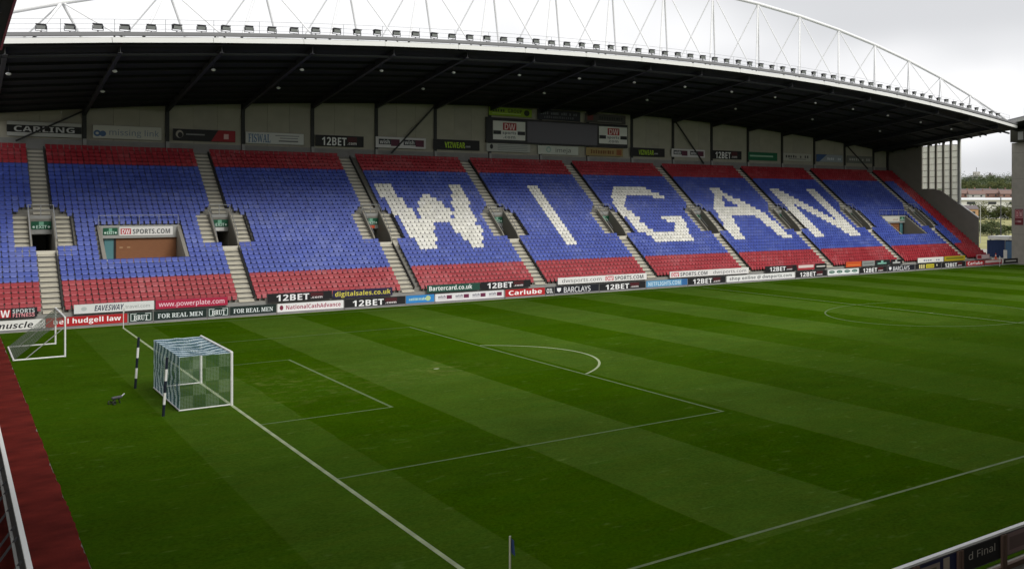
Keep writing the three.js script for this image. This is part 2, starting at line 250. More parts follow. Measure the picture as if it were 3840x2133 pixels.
// ---------------------------------------------------------------- stairways, one per aisle, step by step
{
  const stepGeo = [boxG(1.14, 0.05, DZ - 0.26).translate(0, 0, 0), boxG(1.14, DY / 2, 0.3), boxG(0.98, 0.05, DZ - 0.26), boxG(0.98, DY / 2, 0.3)];
  const lipGeo = [boxG(1.14, 0.045, 0.05), boxG(0.98, 0.045, 0.05)];
  const NAMES = AISLE.map((_, i) => `pale concrete stairway climbing the stand, ${ordinal(i + 1)} from the left`);
  const build = (root) => {
    const flight = (r0, r1, x, narrow) => {
      for (let r = r0; r <= r1; r++) {
        const a = obj('step', stepGeo[narrow ? 2 : 0], M.tread, root); a.position.set(x, rowY(r) + 0.026, rowZ(r) - (DZ - 0.26) / 2 + 0.02);
        const b = obj('step', stepGeo[narrow ? 3 : 1], M.tread, root); b.position.set(x, rowY(r) + DY / 4 + 0.001, rowZ(r + 1) + 0.151);
        const l = obj('nosing', lipGeo[narrow ? 1 : 0], M.nosing, a); l.position.set(0, 0.006, (DZ - 0.26) / 2 + 0.026);
        const m = obj('nosing', lipGeo[narrow ? 1 : 0], M.nosing, b); m.position.set(0, DY / 4 - 0.02, 0.17);
      }
    };
    flight(0, 11, 0, false); flight(12, 19, -1.5, true); flight(12, 19, 1.36, true); flight(20, NR - 1, 0, false);
    const side = (r0, r1, x) => obj('row_end_shade_strip', bar(V(x, rowY(r0) + 0.24, rowZ(r0) - 0.2), V(x, rowY(r1) + 0.24, rowZ(r1) - 0.2), 0.05, 0.36), M.bracket, root);  // added dark strip, stands in for the shade along the seat ends
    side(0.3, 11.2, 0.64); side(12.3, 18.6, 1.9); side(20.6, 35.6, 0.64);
  };
  const first = thing('stairway', NAMES[0], 'stairway', [AISLE[0], 0, 0], 0, 'stairways of the grandstand'); build(first);
  for (let i = 1; i < AISLE.length; i++) { const s = copyOf(first, 'stairway'); s.position.x = AISLE[i]; s.userData.label = NAMES[i]; }
}
// ---------------------------------------------------------------- print for boards and signs
const fitText = (c, s, x, y, w, h, color, font = 'bold', face = 'sans-serif') => { // centred in a w x h box
  const caps = s === s.toUpperCase(); if (caps) { h *= 1.3; y += h * 0.04; } c.save(); c.fillStyle = color; c.font = `${font} ${Math.round(h)}px ${face}`; c.textAlign = 'center'; c.textBaseline = 'middle'; const m = c.measureText(s).width || 1; c.translate(x, y); c.scale(Math.min(w / m, 1.6), 1); c.fillText(s, 0, 0); c.restore();
};
const rect = (c, col, x, y, w, h) => { c.fillStyle = col; c.fillRect(x, y, w, h); };
const disc = (c, col, x, y, rx, ry) => { c.save(); c.translate(x, y); c.scale(1, ry / rx); c.fillStyle = col; c.beginPath(); c.arc(0, 0, rx, 0, Math.PI * 2); c.fill(); c.restore(); };
const blocks = (c, x, y, w, h, n, col) => { c.fillStyle = col; const p = w / n; for (let k = 0; k < n; k++) { const a = hash2(k + n * 7, 19); if (a < 0.1) continue; const t = h * (0.75 + 0.25 * hash2(k, n)); c.fillRect(x + k * p + p * 0.1, y + h - t, p * (0.45 + 0.35 * a), t); } };   // print too small to read
const BET = (c, w, h, bg = '#0c0b0f') => { rect(c, bg, 0, 0, w, h); rect(c, '#4a0a14', w * 0.66, h * 0.1, w * 0.2, h * 0.5); fitText(c, '12BET', w * 0.38, h * 0.52, w * 0.52, h * 0.82, '#f4f4f4'); fitText(c, '.com', w * 0.755, h * 0.7, w * 0.2, h * 0.4, '#f0e8e8'); };
const DWS = (c, x, y, w, h) => { rect(c, '#c01020', x, y - h * 0.34, w * 0.2, h * 0.68); fitText(c, 'DW', x + w * 0.1, y, w * 0.17, h * 0.6, '#ffffff'); fitText(c, 'SPORTS.COM', x + w * 0.61, y, w * 0.76, h * 0.62, '#3a3f44'); };
const PRINT = {
  '12bet': BET, '12betgrey': (c, w, h) => BET(c, w, h, '#1a1a1c'),
  muscle: (c, w, h) => { rect(c, '#e8e8e4', 0, 0, w, h); fitText(c, 'muscle', w * 0.45, h * 0.55, w * 0.66, h * 0.85, '#16161c', 'italic bold'); },
  hudgell: (c, w, h) => { rect(c, '#b31218', 0, 0, w, h); fitText(c, 'neil hudgell law', w * 0.5, h * 0.46, w * 0.84, h * 0.72, '#ffffff'); },
  brut: (c, w, h) => { rect(c, '#0a2a22', 0, 0, w, h); c.strokeStyle = '#c9d2cd'; c.lineWidth = h * 0.08; c.strokeRect(w * 0.08, h * 0.12, w * 0.84, h * 0.76); disc(c, '#0a2a22', w * 0.5, h * 0.12, w * 0.18, h * 0.16); disc(c, '#0a2a22', w * 0.5, h * 0.88, w * 0.18, h * 0.16); fitText(c, 'BRUT', w * 0.5, h * 0.52, w * 0.62, h * 0.6, '#eef2f0', 'bold', 'serif'); },
  realmen: (c, w, h) => { rect(c, '#07211c', 0, 0, w, h); fitText(c, 'FOR REAL MEN', w * 0.5, h * 0.52, w * 0.86, h * 0.52, '#e8eeee', 'bold', 'serif'); },
  cash: (c, w, h) => { rect(c, '#eeecec', 0, 0, w, h); disc(c, '#7a1838', w * 0.06, h * 0.5, h * 0.2, h * 0.3); fitText(c, 'NationalCashAdvance', w * 0.54, h * 0.5, w * 0.84, h * 0.7, '#a03050', 'bold'); },
  lightblue: (c, w, h) => { rect(c, '#2f86cc', 0, 0, w, h); disc(c, '#b9cf9a', w * 0.78, h * 0.48, w * 0.09, h * 0.34); blocks(c, w * 0.1, h * 0.32, w * 0.6, h * 0.36, 12, '#bcd9c8'); },
  wish4: (c, w, h) => { rect(c, '#e6e4e6', 0, 0, w, h); for (let k = 0; k < 4; k++) { const x = w * (0.03 + k * 0.245); rect(c, '#6a1f44', x + w * 0.13, h * 0.24, w * 0.075, h * 0.5); fitText(c, 'wish', x + w * 0.065, h * 0.42, w * 0.11, h * 0.46, '#3c3450'); rect(c, '#b8b2b8', x + w * 0.01, h * 0.68, w * 0.11, h * 0.08); } },
  wish2: (c, w, h) => { rect(c, '#d9d6d8', 0, 0, w, h); for (let k = 0; k < 2; k++) { const x = w * (0.03 + k * 0.49); rect(c, '#33313a', x + w * 0.03, h * 0.2, w * 0.24, h * 0.5); rect(c, '#5b1f3a', x + w * 0.27, h * 0.2, w * 0.17, h * 0.62); fitText(c, 'wish', x + w * 0.15, h * 0.45, w * 0.2, h * 0.5, '#e8e8ea'); } },
  carlube: (c, w, h) => { rect(c, '#b3141c', 0, 0, w, h); fitText(c, 'Carlube', w * 0.5, h * 0.5, w * 0.9, h * 0.85, '#ffffff'); },
  oil: (c, w, h) => { rect(c, '#17171c', 0, 0, w, h); fitText(c, 'OIL', w * 0.5, h * 0.5, w * 0.8, h * 0.7, '#eeeeee'); },
  barclays: (c, w, h) => { rect(c, '#0a0c1c', 0, 0, w, h); c.fillStyle = '#f2f2f4'; c.beginPath(); c.moveTo(w * 0.05, h * 0.22); c.lineTo(w * 0.14, h * 0.22); c.lineTo(w * 0.135, h * 0.62); c.lineTo(w * 0.095, h * 0.85); c.lineTo(w * 0.055, h * 0.62); c.fill(); fitText(c, 'BARCLAYS', w * 0.5, h * 0.52, w * 0.62, h * 0.82, '#f6f6f8', 'normal'); },
  flights: (c, w, h) => { rect(c, '#5d97c0', 0, 0, w, h); rect(c, '#2d66a0', w * 0.86, 0, w * 0.14, h); fitText(c, 'NETFLIGHTS.COM', w * 0.44, h * 0.5, w * 0.8, h * 0.66, '#c4dcea'); },
  shoponline: (c, w, h) => { rect(c, '#e9e9e7', 0, 0, w, h); fitText(c, 'shop online @ dwsports.com', w * 0.5, h * 0.5, w * 0.92, h * 0.72, '#55585c'); },
  ovals: (c, w, h) => { rect(c, '#e4e8e6', 0, 0, w, h); for (let k = 0; k < 4; k++) { disc(c, '#1d5a4a', w * (0.13 + k * 0.245), h * 0.46, w * 0.09, h * 0.26); blocks(c, w * (0.08 + k * 0.245), h * 0.38, w * 0.1, h * 0.16, 4, '#d6e2de'); } },
  yellowbars: (c, w, h) => { rect(c, '#15151a', 0, 0, w, h); for (let k = 0; k < 3; k++) rect(c, '#e8dc9a', w * (0.14 + k * 0.08), h * 0.12, w * 0.045, h * 0.78); rect(c, '#c9bd2a', w * 0.4, h * 0.1, w * 0.32, h * 0.8); blocks(c, w * 0.43, h * 0.3, w * 0.27, h * 0.4, 4, '#8a8020'); disc(c, '#e9e5c8', w * 0.83, h * 0.4, h * 0.16, h * 0.2); },
  redwhite: (c, w, h) => { rect(c, '#a83038', 0, 0, w, h); rect(c, '#e2cfca', w * 0.05, h * 0.12, w * 0.9, h * 0.5); },
  blackline: (c, w, h) => { rect(c, '#17130f', 0, 0, w, h); rect(c, '#d8d8d0', w * 0.12, h * 0.4, w * 0.76, h * 0.22); },
  purple: (c, w, h) => { rect(c, '#241a44', 0, 0, w, h); rect(c, '#c8c8e0', w * 0.2, h * 0.25, w * 0.16, h * 0.5); },
  fitness: (c, w, h) => { rect(c, '#14141a', 0, 0, w, h); rect(c, '#b01018', 0, h * 0.06, w * 0.42, h * 0.9); fitText(c, 'DW', w * 0.22, h * 0.5, w * 0.36, h * 0.8, '#ffffff'); fitText(c, 'SPORTS', w * 0.7, h * 0.3, w * 0.5, h * 0.46, '#d4dad8'); fitText(c, 'FITNESS', w * 0.7, h * 0.74, w * 0.5, h * 0.42, '#f0a0a4'); },
  eaves: (c, w, h) => { rect(c, '#dfe2de', 0, 0, w, h); disc(c, '#b9c2be', w * 0.12, h * 0.5, w * 0.035, h * 0.22); fitText(c, 'EAVESWAY', w * 0.42, h * 0.48, w * 0.36, h * 0.66, '#1c2340', 'italic bold'); fitText(c, 'travel.com', w * 0.79, h * 0.52, w * 0.32, h * 0.5, '#8d9290', 'normal'); },
  powerplate: (c, w, h) => { rect(c, '#b0183f', 0, 0, w, h); fitText(c, 'www.powerplate.com', w * 0.5, h * 0.48, w * 0.92, h * 0.74, '#ffe6ec', 'normal'); },
  digital: (c, w, h) => { rect(c, '#1f1840', 0, 0, w, h); fitText(c, 'digitalsales.co.uk', w * 0.5, h * 0.5, w * 0.94, h * 0.82, '#d9cf4e'); },
  barter: (c, w, h) => { rect(c, '#14493a', 0, 0, w, h); fitText(c, 'Bartercard.co.uk', w * 0.44, h * 0.48, w * 0.82, h * 0.84, '#f2f6f2'); },
  dwdw: (c, w, h) => { rect(c, '#eceae6', 0, 0, w, h); fitText(c, 'dwsports.com', w * 0.26, h * 0.5, w * 0.44, h * 0.72, '#4c5254', 'normal'); DWS(c, w * 0.52, h * 0.5, w * 0.45, h); },
  dwdw2: (c, w, h) => { rect(c, '#eceae6', 0, 0, w, h); fitText(c, 'dwsports.com', w * 0.75, h * 0.5, w * 0.44, h * 0.72, '#4c5254', 'normal'); DWS(c, w * 0.02, h * 0.5, w * 0.45, h); },
  pale: (c, w, h) => { rect(c, '#d9d6c8', 0, 0, w, h); blocks(c, w * 0.6, h * 0.45, w * 0.3, h * 0.3, 6, '#b08878'); },
  dwone: (c, w, h) => { rect(c, '#eae8e4', 0, 0, w, h); DWS(c, w * 0.02, h * 0.5, w * 0.95, h); },
  orange: (c, w, h) => { rect(c, '#d2531a', 0, 0, w, h); rect(c, '#e58a3a', w * 0.1, h * 0.55, w * 0.8, h * 0.14); },
  grey: (c, w, h) => { rect(c, '#8f9490', 0, 0, w, h); rect(c, '#6c726e', w * 0.1, h * 0.4, w * 0.8, h * 0.2); },
  teal: (c, w, h) => { rect(c, '#10201e', 0, 0, w, h); rect(c, '#7fb8a6', w * 0.15, h * 0.5, w * 0.6, h * 0.3); rect(c, '#7fb8a6', w * 0.38, h * 0.1, w * 0.16, h * 0.5); },
  blackwhite: (c, w, h) => { rect(c, '#151418', 0, 0, w, h); rect(c, '#b9bcb8', w * 0.15, h * 0.5, w * 0.65, h * 0.3); rect(c, '#b9bcb8', w * 0.38, h * 0.1, w * 0.16, h * 0.5); },
  whiteblue: (c, w, h) => { rect(c, '#ecebe4', 0, 0, w, h); blocks(c, w * 0.14, h * 0.36, w * 0.72, h * 0.36, 9, '#8288a0'); },
  yellow: (c, w, h) => { rect(c, '#b9a41c', 0, 0, w, h); rect(c, '#7d7a1a', w * 0.08, h * 0.25, w * 0.84, h * 0.4); },
  pinkwhite: (c, w, h) => { rect(c, '#caa0a2', 0, 0, w, h); rect(c, '#a01c28', w * 0.06, h * 0.15, w * 0.3, h * 0.7); rect(c, '#e8dcda', w * 0.44, h * 0.25, w * 0.5, h * 0.2); rect(c, '#e8dcda', w * 0.44, h * 0.6, w * 0.5, h * 0.2); },
  carling: (c, w, h) => { rect(c, '#bcbcb8', 0, 0, w, h); rect(c, '#0c0c0c', 0, h * 0.24, w, h * 0.5); fitText(c, 'CARLING', w * 0.5, h * 0.49, w * 0.84, h * 0.4, '#cfcfcf', 'bold'); },
  link: (c, w, h) => { rect(c, '#c9c8be', 0, 0, w, h); disc(c, '#4a6a94', w * 0.06, h * 0.62, h * 0.22, h * 0.24); disc(c, '#4a6a94', w * 0.14, h * 0.64, h * 0.2, h * 0.22); disc(c, '#c9c8be', w * 0.06, h * 0.62, h * 0.1, h * 0.1); fitText(c, 'missing link', w * 0.59, h * 0.52, w * 0.74, h * 0.6, '#7b8a9c', 'normal'); },
  blackred: (c, w, h) => { rect(c, '#17161a', 0, 0, w, h); c.fillStyle = '#a01824'; c.beginPath(); c.moveTo(w * 0.6, h); c.lineTo(w * 0.72, 0); c.lineTo(w, 0); c.lineTo(w, h); c.fill(); disc(c, '#b0a8a0', w * 0.1, h * 0.45, h * 0.28, h * 0.34); disc(c, '#17161a', w * 0.11, h * 0.52, h * 0.18, h * 0.24); rect(c, '#8a8a8c', w * 0.2, h * 0.38, w * 0.3, h * 0.12); rect(c, '#e0b8b8', w * 0.81, h * 0.3, w * 0.08, h * 0.46); },
  fiswal: (c, w, h) => { rect(c, '#d6d6d4', 0, 0, w, h); fitText(c, 'FISWAL', w * 0.23, h * 0.5, w * 0.38, h * 0.78, '#2f6496', 'bold', 'serif'); rect(c, '#8c8c90', w * 0.5, h * 0.2, w * 0.42, h * 0.08); rect(c, '#8c8c90', w * 0.58, h * 0.42, w * 0.32, h * 0.08); rect(c, '#707074', w * 0.56, h * 0.66, w * 0.34, h * 0.12); },
  lime: (c, w, h) => { rect(c, '#08070c', 0, 0, w, h); fitText(c, 'VIZWEAR', w * 0.46, h * 0.5, w * 0.44, h * 0.62, '#b4dc1e'); fitText(c, '.com', w * 0.74, h * 0.62, w * 0.12, h * 0.3, '#cfd2d8'); },
  small: (c, w, h) => { rect(c, '#b9bab6', 0, 0, w, h); disc(c, '#16181a', w * 0.11, h * 0.4, h * 0.2, h * 0.3); for (let k = 0; k < 4; k++) rect(c, '#83868a', w * 0.25, h * (0.12 + k * 0.21), w * 0.68, h * 0.07); },
  imeja: (c, w, h) => { rect(c, '#cfd2ca', 0, 0, w, h); disc(c, '#9ab8b0', w * 0.26, h * 0.45, h * 0.3, h * 0.34); disc(c, '#cfd2ca', w * 0.26, h * 0.45, h * 0.18, h * 0.2); fitText(c, 'imeja', w * 0.62, h * 0.48, w * 0.4, h * 0.66, '#4a4a4c', 'normal'); },
  tan: (c, w, h) => { rect(c, '#a8905c', 0, 0, w, h); blocks(c, w * 0.06, h * 0.24, w * 0.7, h * 0.5, 11, '#7a4c1c'); rect(c, '#96562c', w * 0.82, h * 0.15, w * 0.14, h * 0.7); },
  green: (c, w, h) => { rect(c, '#0f6a46', 0, 0, w, h); rect(c, '#9cc4ae', w * 0.05, h * 0.36, w * 0.8, h * 0.2); },
  elite: (c, w, h) => { rect(c, '#bdbcb4', 0, 0, w, h); blocks(c, w * 0.08, h * 0.24, w * 0.84, h * 0.34, 10, '#4c4a48'); rect(c, '#8c8a88', w * 0.2, h * 0.68, w * 0.6, h * 0.1); },
  bluew: (c, w, h) => { rect(c, '#a4adb8', 0, 0, w, h); c.fillStyle = '#3f5f94'; c.beginPath(); c.moveTo(0, 0); c.lineTo(w * 0.4, 0); c.lineTo(w * 0.1, h); c.lineTo(0, h); c.fill(); blocks(c, w * 0.34, h * 0.36, w * 0.6, h * 0.36, 9, '#dfe4ea'); },
  greyw: (c, w, h) => { rect(c, '#777874', 0, 0, w, h); blocks(c, w * 0.08, h * 0.3, w * 0.84, h * 0.36, 10, '#c4c4c0'); },
  limegroup: (c, w, h) => { rect(c, '#93b21e', 0, 0, w, h); blocks(c, w * 0.08, h * 0.14, w * 0.3, h * 0.38, 5, '#2c3c0c'); fitText(c, 'GROUP', w * 0.6, h * 0.34, w * 0.34, h * 0.44, '#2c3c0c'); rect(c, '#c4d884', w * 0.08, h * 0.66, w * 0.66, h * 0.1); disc(c, '#1e2c0c', w * 0.88, h * 0.5, h * 0.36, h * 0.36); },
  navydark: (c, w, h) => { rect(c, '#23232f', 0, 0, w, h); blocks(c, w * 0.07, h * 0.18, w * 0.86, h * 0.28, 18, '#73757f'); blocks(c, w * 0.15, h * 0.58, w * 0.7, h * 0.24, 14, '#62646e'); },
  greyred: (c, w, h) => { rect(c, '#4c4846', 0, 0, w, h); rect(c, '#7a2c30', w * 0.06, h * 0.16, w * 0.14, h * 0.6); blocks(c, w * 0.28, h * 0.22, w * 0.66, h * 0.36, 11, '#23262a'); rect(c, '#807c78', w * 0.3, h * 0.74, w * 0.6, h * 0.12); },
  score: (c, w, h) => { rect(c, '#f0efec', 0, 0, w, h); rect(c, '#b01822', w * 0.3, h * 0.08, w * 0.42, h * 0.4); fitText(c, 'DW', w * 0.51, h * 0.28, w * 0.36, h * 0.34, '#f6e0e0'); rect(c, '#26272b', 0, h * 0.52, w * 0.24, h * 0.2); rect(c, '#26272b', w * 0.76, h * 0.52, w * 0.24, h * 0.2); fitText(c, 'sports', w * 0.5, h * 0.62, w * 0.44, h * 0.2, '#6e7074'); fitText(c, '.com', w * 0.5, h * 0.86, w * 0.4, h * 0.24, '#8a8c90'); },
  exit: (c, w, h) => { rect(c, '#0a5a3c', 0, 0, w, h); rect(c, '#7fb89c', w * 0.38, h * 0.02, w * 0.24, h * 0.5); fitText(c, 'EXIT', w * 0.5, h * 0.7, w * 0.56, h * 0.46, '#cfeadc'); disc(c, '#d8ece2', w * 0.12, h * 0.72, h * 0.13, h * 0.16); disc(c, '#d8ece2', w * 0.88, h * 0.72, h * 0.13, h * 0.16); },
  dwsign: (c, w, h) => { rect(c, '#7c2c34', 0, 0, w, h); rect(c, '#d8a8aa', w * 0.06, h * 0.06, w * 0.88, h * 0.5); rect(c, '#a01420', w * 0.12, h * 0.1, w * 0.34, h * 0.42); rect(c, '#7c0c18', w * 0.54, h * 0.1, w * 0.34, h * 0.42); fitText(c, 'D', w * 0.29, h * 0.31, w * 0.24, h * 0.34, '#f0d0d0'); fitText(c, 'W', w * 0.71, h * 0.31, w * 0.28, h * 0.34, '#f0d0d0'); blocks(c, w * 0.12, h * 0.7, w * 0.76, h * 0.14, 8, '#e8d4d4'); },
  final: (c, w, h) => { rect(c, '#0e0d10', 0, 0, w, h); fitText(c, 'd Final', w * 0.52, h * 0.4, w * 0.66, h * 0.46, '#b9b4a8', 'normal'); },
  blueback: (c, w, h) => { rect(c, '#101a44', 0, 0, w, h); rect(c, '#9c9084', w * 0.06, h * 0.14, w * 0.5, h * 0.6); rect(c, '#6e6a48', w * 0.14, h * 0.3, w * 0.34, h * 0.16); rect(c, '#b0a490', w * 0.64, h * 0.06, w * 0.15, h * 0.84); },
  maroonback: (c, w, h) => { rect(c, '#2c1418', 0, 0, w, h); rect(c, '#8a7068', w * 0.1, h * 0.5, w * 0.66, h * 0.5); rect(c, '#5a3c3c', w * 0.1, h * 0.3, w * 0.66, h * 0.12); },
  pinkback: (c, w, h) => { rect(c, '#8c7472', 0, 0, w, h); rect(c, '#6a5652', w * 0.1, h * 0.2, w * 0.3, h * 0.6); },
};
const printCache = {};
function printMat(key, ratio) {
  const k = key + Math.round(ratio * 2);
  if (!printCache[k]) { const cv = document.createElement('canvas'); cv.height = 96; cv.width = Math.max(64, Math.min(1024, Math.round(96 * ratio))); PRINT[key](cv.getContext('2d'), cv.width, cv.height); const t = new THREE.CanvasTexture(cv); t.colorSpace = THREE.SRGBColorSpace; printCache[k] = new THREE.MeshStandardMaterial({ map: t, roughness: 0.6 }); }
  return printCache[k];
}
function printFace(key, w, h, parent, x, y, z, name = 'printed_face') { const f = obj(name, new THREE.PlaneGeometry(w, h), printMat(key, w / h), parent); f.position.set(x, y, z); return f; }

// ---------------------------------------------------------------- exit portals cut into the tiers
{
  const zf = rowZ(12), zb = rowZ(19) - 0.02, fl = 4.55;
  const build = (root, strip) => {
    const xl = -0.95, xr = 0.75;
    for (const [x0, x1] of [[xl - 0.02, xl + 0.1], [xr - 0.1, xr + 0.02]]) {
      obj('side_wall', prismX([[zf - 0.02, fl], [zf - 0.02, rowY(12) + 0.25], [zf - 0.5, rowY(12) + 0.75], [zb, rowY(19) + 0.55], [zb, fl]], x0, x1), M.gable, root);
      obj('tunnel_wall', bx(x0, x1, fl, 6.9, -57, zb - 0.2), M.terrace, root);
    }
    obj('lintel', bx(xl - 0.02, xr + 0.02, 6.85, 8.45, zb - 0.2, zb), M.pale, root);
    obj('floor', bx(xl, xr, fl - 0.2, fl, -57, zf + 0.02), M.terrace, root);
    obj('ceiling', bx(xl, xr, 6.87, 7.0, -57, zb - 0.21), M.terrace, root);
    obj('end_wall', bx(xl, xr, fl, 6.87, -57.2, -57), M.terrace, root);
    obj('threshold', bx(xl - 1.0, xr + 1.1, rowY(12) - 0.45, rowY(12) + 0.06, zf - 0.02, zf + 0.16), M.tread, root);
    obj('roof_slab', bx(xl - 0.05, xr + 0.05, 8.25, 8.43, rowZ(20) - 0.1, zb - 0.21), M.concrete, root);
    const s = obj('exit_sign', bx(-0.76, 0.62, 7.27, 7.95, zb + 0.005, zb + 0.055), M.green, root); printFace('exit', 1.34, 0.64, s, -0.07, 7.61, zb + 0.06, 'sign_face');
    if (strip) obj('notice', bx(-0.5, 0.3, 6.9, 7.2, zb + 0.005, zb + 0.03), strip, root);
    obj('guard_rail', [tube(V(xl, 9.35, zb - 0.05), V(xr, 9.35, zb - 0.05), 0.03), tube(V(xl, 8.95, zb - 0.05), V(xr, 8.95, zb - 0.05), 0.025), ...[xl, -0.1, xr].map((x) => tube(V(x, 8.4, zb - 0.05), V(x, 9.35, zb - 0.05), 0.03)), tube(V(xl, rowY(12) + 1.0, zf - 0.3), V(xl, 9.35, zb - 0.05), 0.03), tube(V(xr, rowY(12) + 1.0, zf - 0.3), V(xr, 9.35, zb - 0.05), 0.03)], M.galv, root);
  };
  AISLE.forEach((c, i) => { const p = thing('exit_portal', `dark exit opening with green sign in the seats, ${ordinal(i + 1)} from the left`, 'exit', [c, 0, 0], 0, 'exit portals in the stand'); build(p, [M.pale, M.white, M.orange, M.pale, null, null, null, null, null][i]); });
  const cloth = obj('hanging_jacket', new THREE.SphereGeometry(1, 10, 8).scale(0.24, 0.36, 0.12).translate(AISLE[1] - 0.74, 6.75, rowZ(19) + 0.3), M.redCloth); tag(cloth, 'red jacket hanging at the side of the second exit', 'jacket');
}
// ---------------------------------------------------------------- recessed viewing bays
BAYS.forEach((b, n) => {
  const zf = rowZ(b.r0), zb = rowZ(b.r1 + 1), fl = rowY(b.r0) - 0.12, top = rowY(b.r1 + 1), m = n ? -1 : 1, cx = (b.x0 + b.x1) / 2, w = b.x1 - b.x0, at = (u) => cx + m * (u - w / 2);
  const root = thing('viewing_bay', n ? 'recessed bay with an orange-brown wall and pale sign near the far end' : 'recessed bay with a long brown timber wall under a white lettered sign', 'viewing bay', [0, 0, 0], 0, 'recessed bays');
  const X = (u0, u1, y0, y1, z0, z1) => bx(Math.min(at(u0), at(u1)), Math.max(at(u0), at(u1)), y0, y1, z0, z1);
  obj('floor', X(0, w, fl - 0.2, fl, zb - 0.3, zf), M.concrete, root);
  obj('front_kerb', X(0, w, fl - 0.1, fl + 0.2, zf - 0.02, zf + 0.1), M.pale, root);
  for (const u of [0, w]) obj('side_wall', prismX([[zf + 0.02, fl - 0.2], [zf + 0.02, fl + 0.5], [zb, top + 0.1], [zb - 0.3, top + 0.1], [zb - 0.3, fl - 0.2]], at(u) - 0.13, at(u) + 0.13), M.gable, root);
  const wall = obj('timber_wall', X(1.25, w - 0.15, fl, 6.5, zb - 0.25, zb - 0.12), M.wood, root);
  obj('lintel', X(0, w, 6.42, top + 0.12, zb - 0.25, zb + 0.12), M.pale, root);
  const door = obj('door', X(0.42, 1.08, fl + 0.12, 6.4, zb - 0.22, zb - 0.15), M.aqua, root); obj('kick_plate', X(0.42, 1.08, fl + 0.1, fl + 0.28, zb - 0.145, zb - 0.135), M.white, door);
  obj('door_frame', [X(0.28, 0.4, fl, 6.42, zb - 0.25, zb - 0.1), X(1.1, 1.22, fl, 6.42, zb - 0.25, zb - 0.1)], M.black, root);
  for (const u of [1.5, 2.05]) obj('notice', X(u, u + 0.24, fl + 1.25, fl + 1.37, zb - 0.118, zb - 0.108), M.tan, wall);
  const s = obj('sign_board', X(1.45, w - 0.45, 6.62, 7.4, zb + 0.125, zb + 0.17), M.white, root); printFace(n ? 'pale' : 'dwone', w - 1.95, 0.72, s, at((1.45 + w - 0.45) / 2), 7.01, zb + 0.176);
  const e = obj('exit_sign', X(0.3, 1.35, 6.72, 7.34, zb + 0.125, zb + 0.16), M.green, root); printFace('exit', 1.0, 0.58, e, at(0.825), 7.03, zb + 0.166, 'sign_face');
  obj('guard_rail', [tube(V(b.x0, top + 1.0, zb - 0.1), V(b.x1, top + 1.0, zb - 0.1), 0.025), ...[0, 1, 2, 3, 4].map((k) => tube(V(b.x0 + w * k / 4, top + 0.1, zb - 0.1), V(b.x0 + w * k / 4, top + 1.0, zb - 0.1), 0.025))], M.galv, root);
});

// ---------------------------------------------------------------- seats
const LETTER = {};
{
  const put = (r, ...iv) => { (LETTER[r] = LETTER[r] || []).push(...iv); };
  const list = (rows) => rows.forEach((iv, i) => put(26 - i, ...iv));
  list([[[24.7, 26.4], [32.6, 34.25]], [[24.65, 26.4], [32.55, 34.25]], [[24.6, 26.35], [32.5, 34.2]], [[24.6, 26.35], [28.95, 29.8], [32.25, 34.15]], [[25.05, 26.75], [28.6, 30.25], [32.1, 33.9]], [[25.1, 26.8], [28.25, 30.8], [32, 33.85]], [[25.1, 26.85], [28.05, 30.75], [31.95, 33.75]], [[25.15, 27.25], [27.85, 31.2], [31.75, 33.75]], [[25.15, 27.2], [27.65, 31.15], [31.5, 33.75]], [[25.6, 27.2], [27.7, 31.1], [31.55, 33.5]], [[25.5, 33.4]], [[25.6, 28.7], [30.45, 33.35]], [[25.6, 28.65], [30.3, 33.4]], [[25.6, 28.4], [30.35, 33.4]], [[25.6, 28.2], [30.85, 33.15]], [[25.9, 28], [30.8, 33.05]], [[26, 27.8], [31.2, 32.8]], [[26, 27.6], [31.2, 32.75]]]);
  for (let r = 9; r <= 26; r++) put(r, [42.05, 43.7]);
  list([[[54, 58.9]], [[53.6, 59.3]], [[53.2, 59.9]], [[52.8, 54.6], [58.9, 60.4]], [[52.4, 54.3]], [[52.1, 53.85]], [[52, 53.6]], [[51.95, 53.6]], [[52.1, 53.8]], [[52.2, 54.1]], [[52.4, 54.2], [57.65, 60.65]], [[52.5, 54.15], [57.95, 60.7]], [[52.6, 54.2], [58.7, 60.35]], [[52.65, 54.3], [58.35, 60]], [[52.8, 54.8], [58, 60.1]], [[53.5, 59.7]], [[53.8, 59.8]], [[54.1, 59.85]]]);
  list([[[69.2, 70.9]], [[69.2, 71]], [[68.95, 71.4]], [[68.6, 69.85], [70.5, 71.9]], [[68.2, 69.55], [70.6, 72.6]], [[67.8, 69.3], [70.75, 73.1]], [[67.45, 69.05], [71.4, 73.7]], [[67, 74]], [[66.85, 74.4]], [[66.7, 74.9]], [[66.45, 68.7], [72.6, 74.95]], [[66.35, 68.45], [72.95, 75.05]], [[66.25, 68.2], [73.1, 75.2]], [[66.15, 68], [73.3, 75.35]], [[66, 67.95], [73.4, 75.4]], [[65.9, 67.75], [73.5, 75.4]], [[65.85, 67.7], [73.6, 75.5]], [[65.9, 67.6], [73.9, 75.6]]]);
  for (let r = 9; r <= 26; r++) { const t = (26 - r) / 17, c = 80.7 + 7.1 * t; put(r, [79.75, 81.45], [87.05, 88.75], [Math.max(79.75, c - 1.1), Math.min(88.75, c + 1.1)]); }
}
const PITCH = 0.44, seats = [];
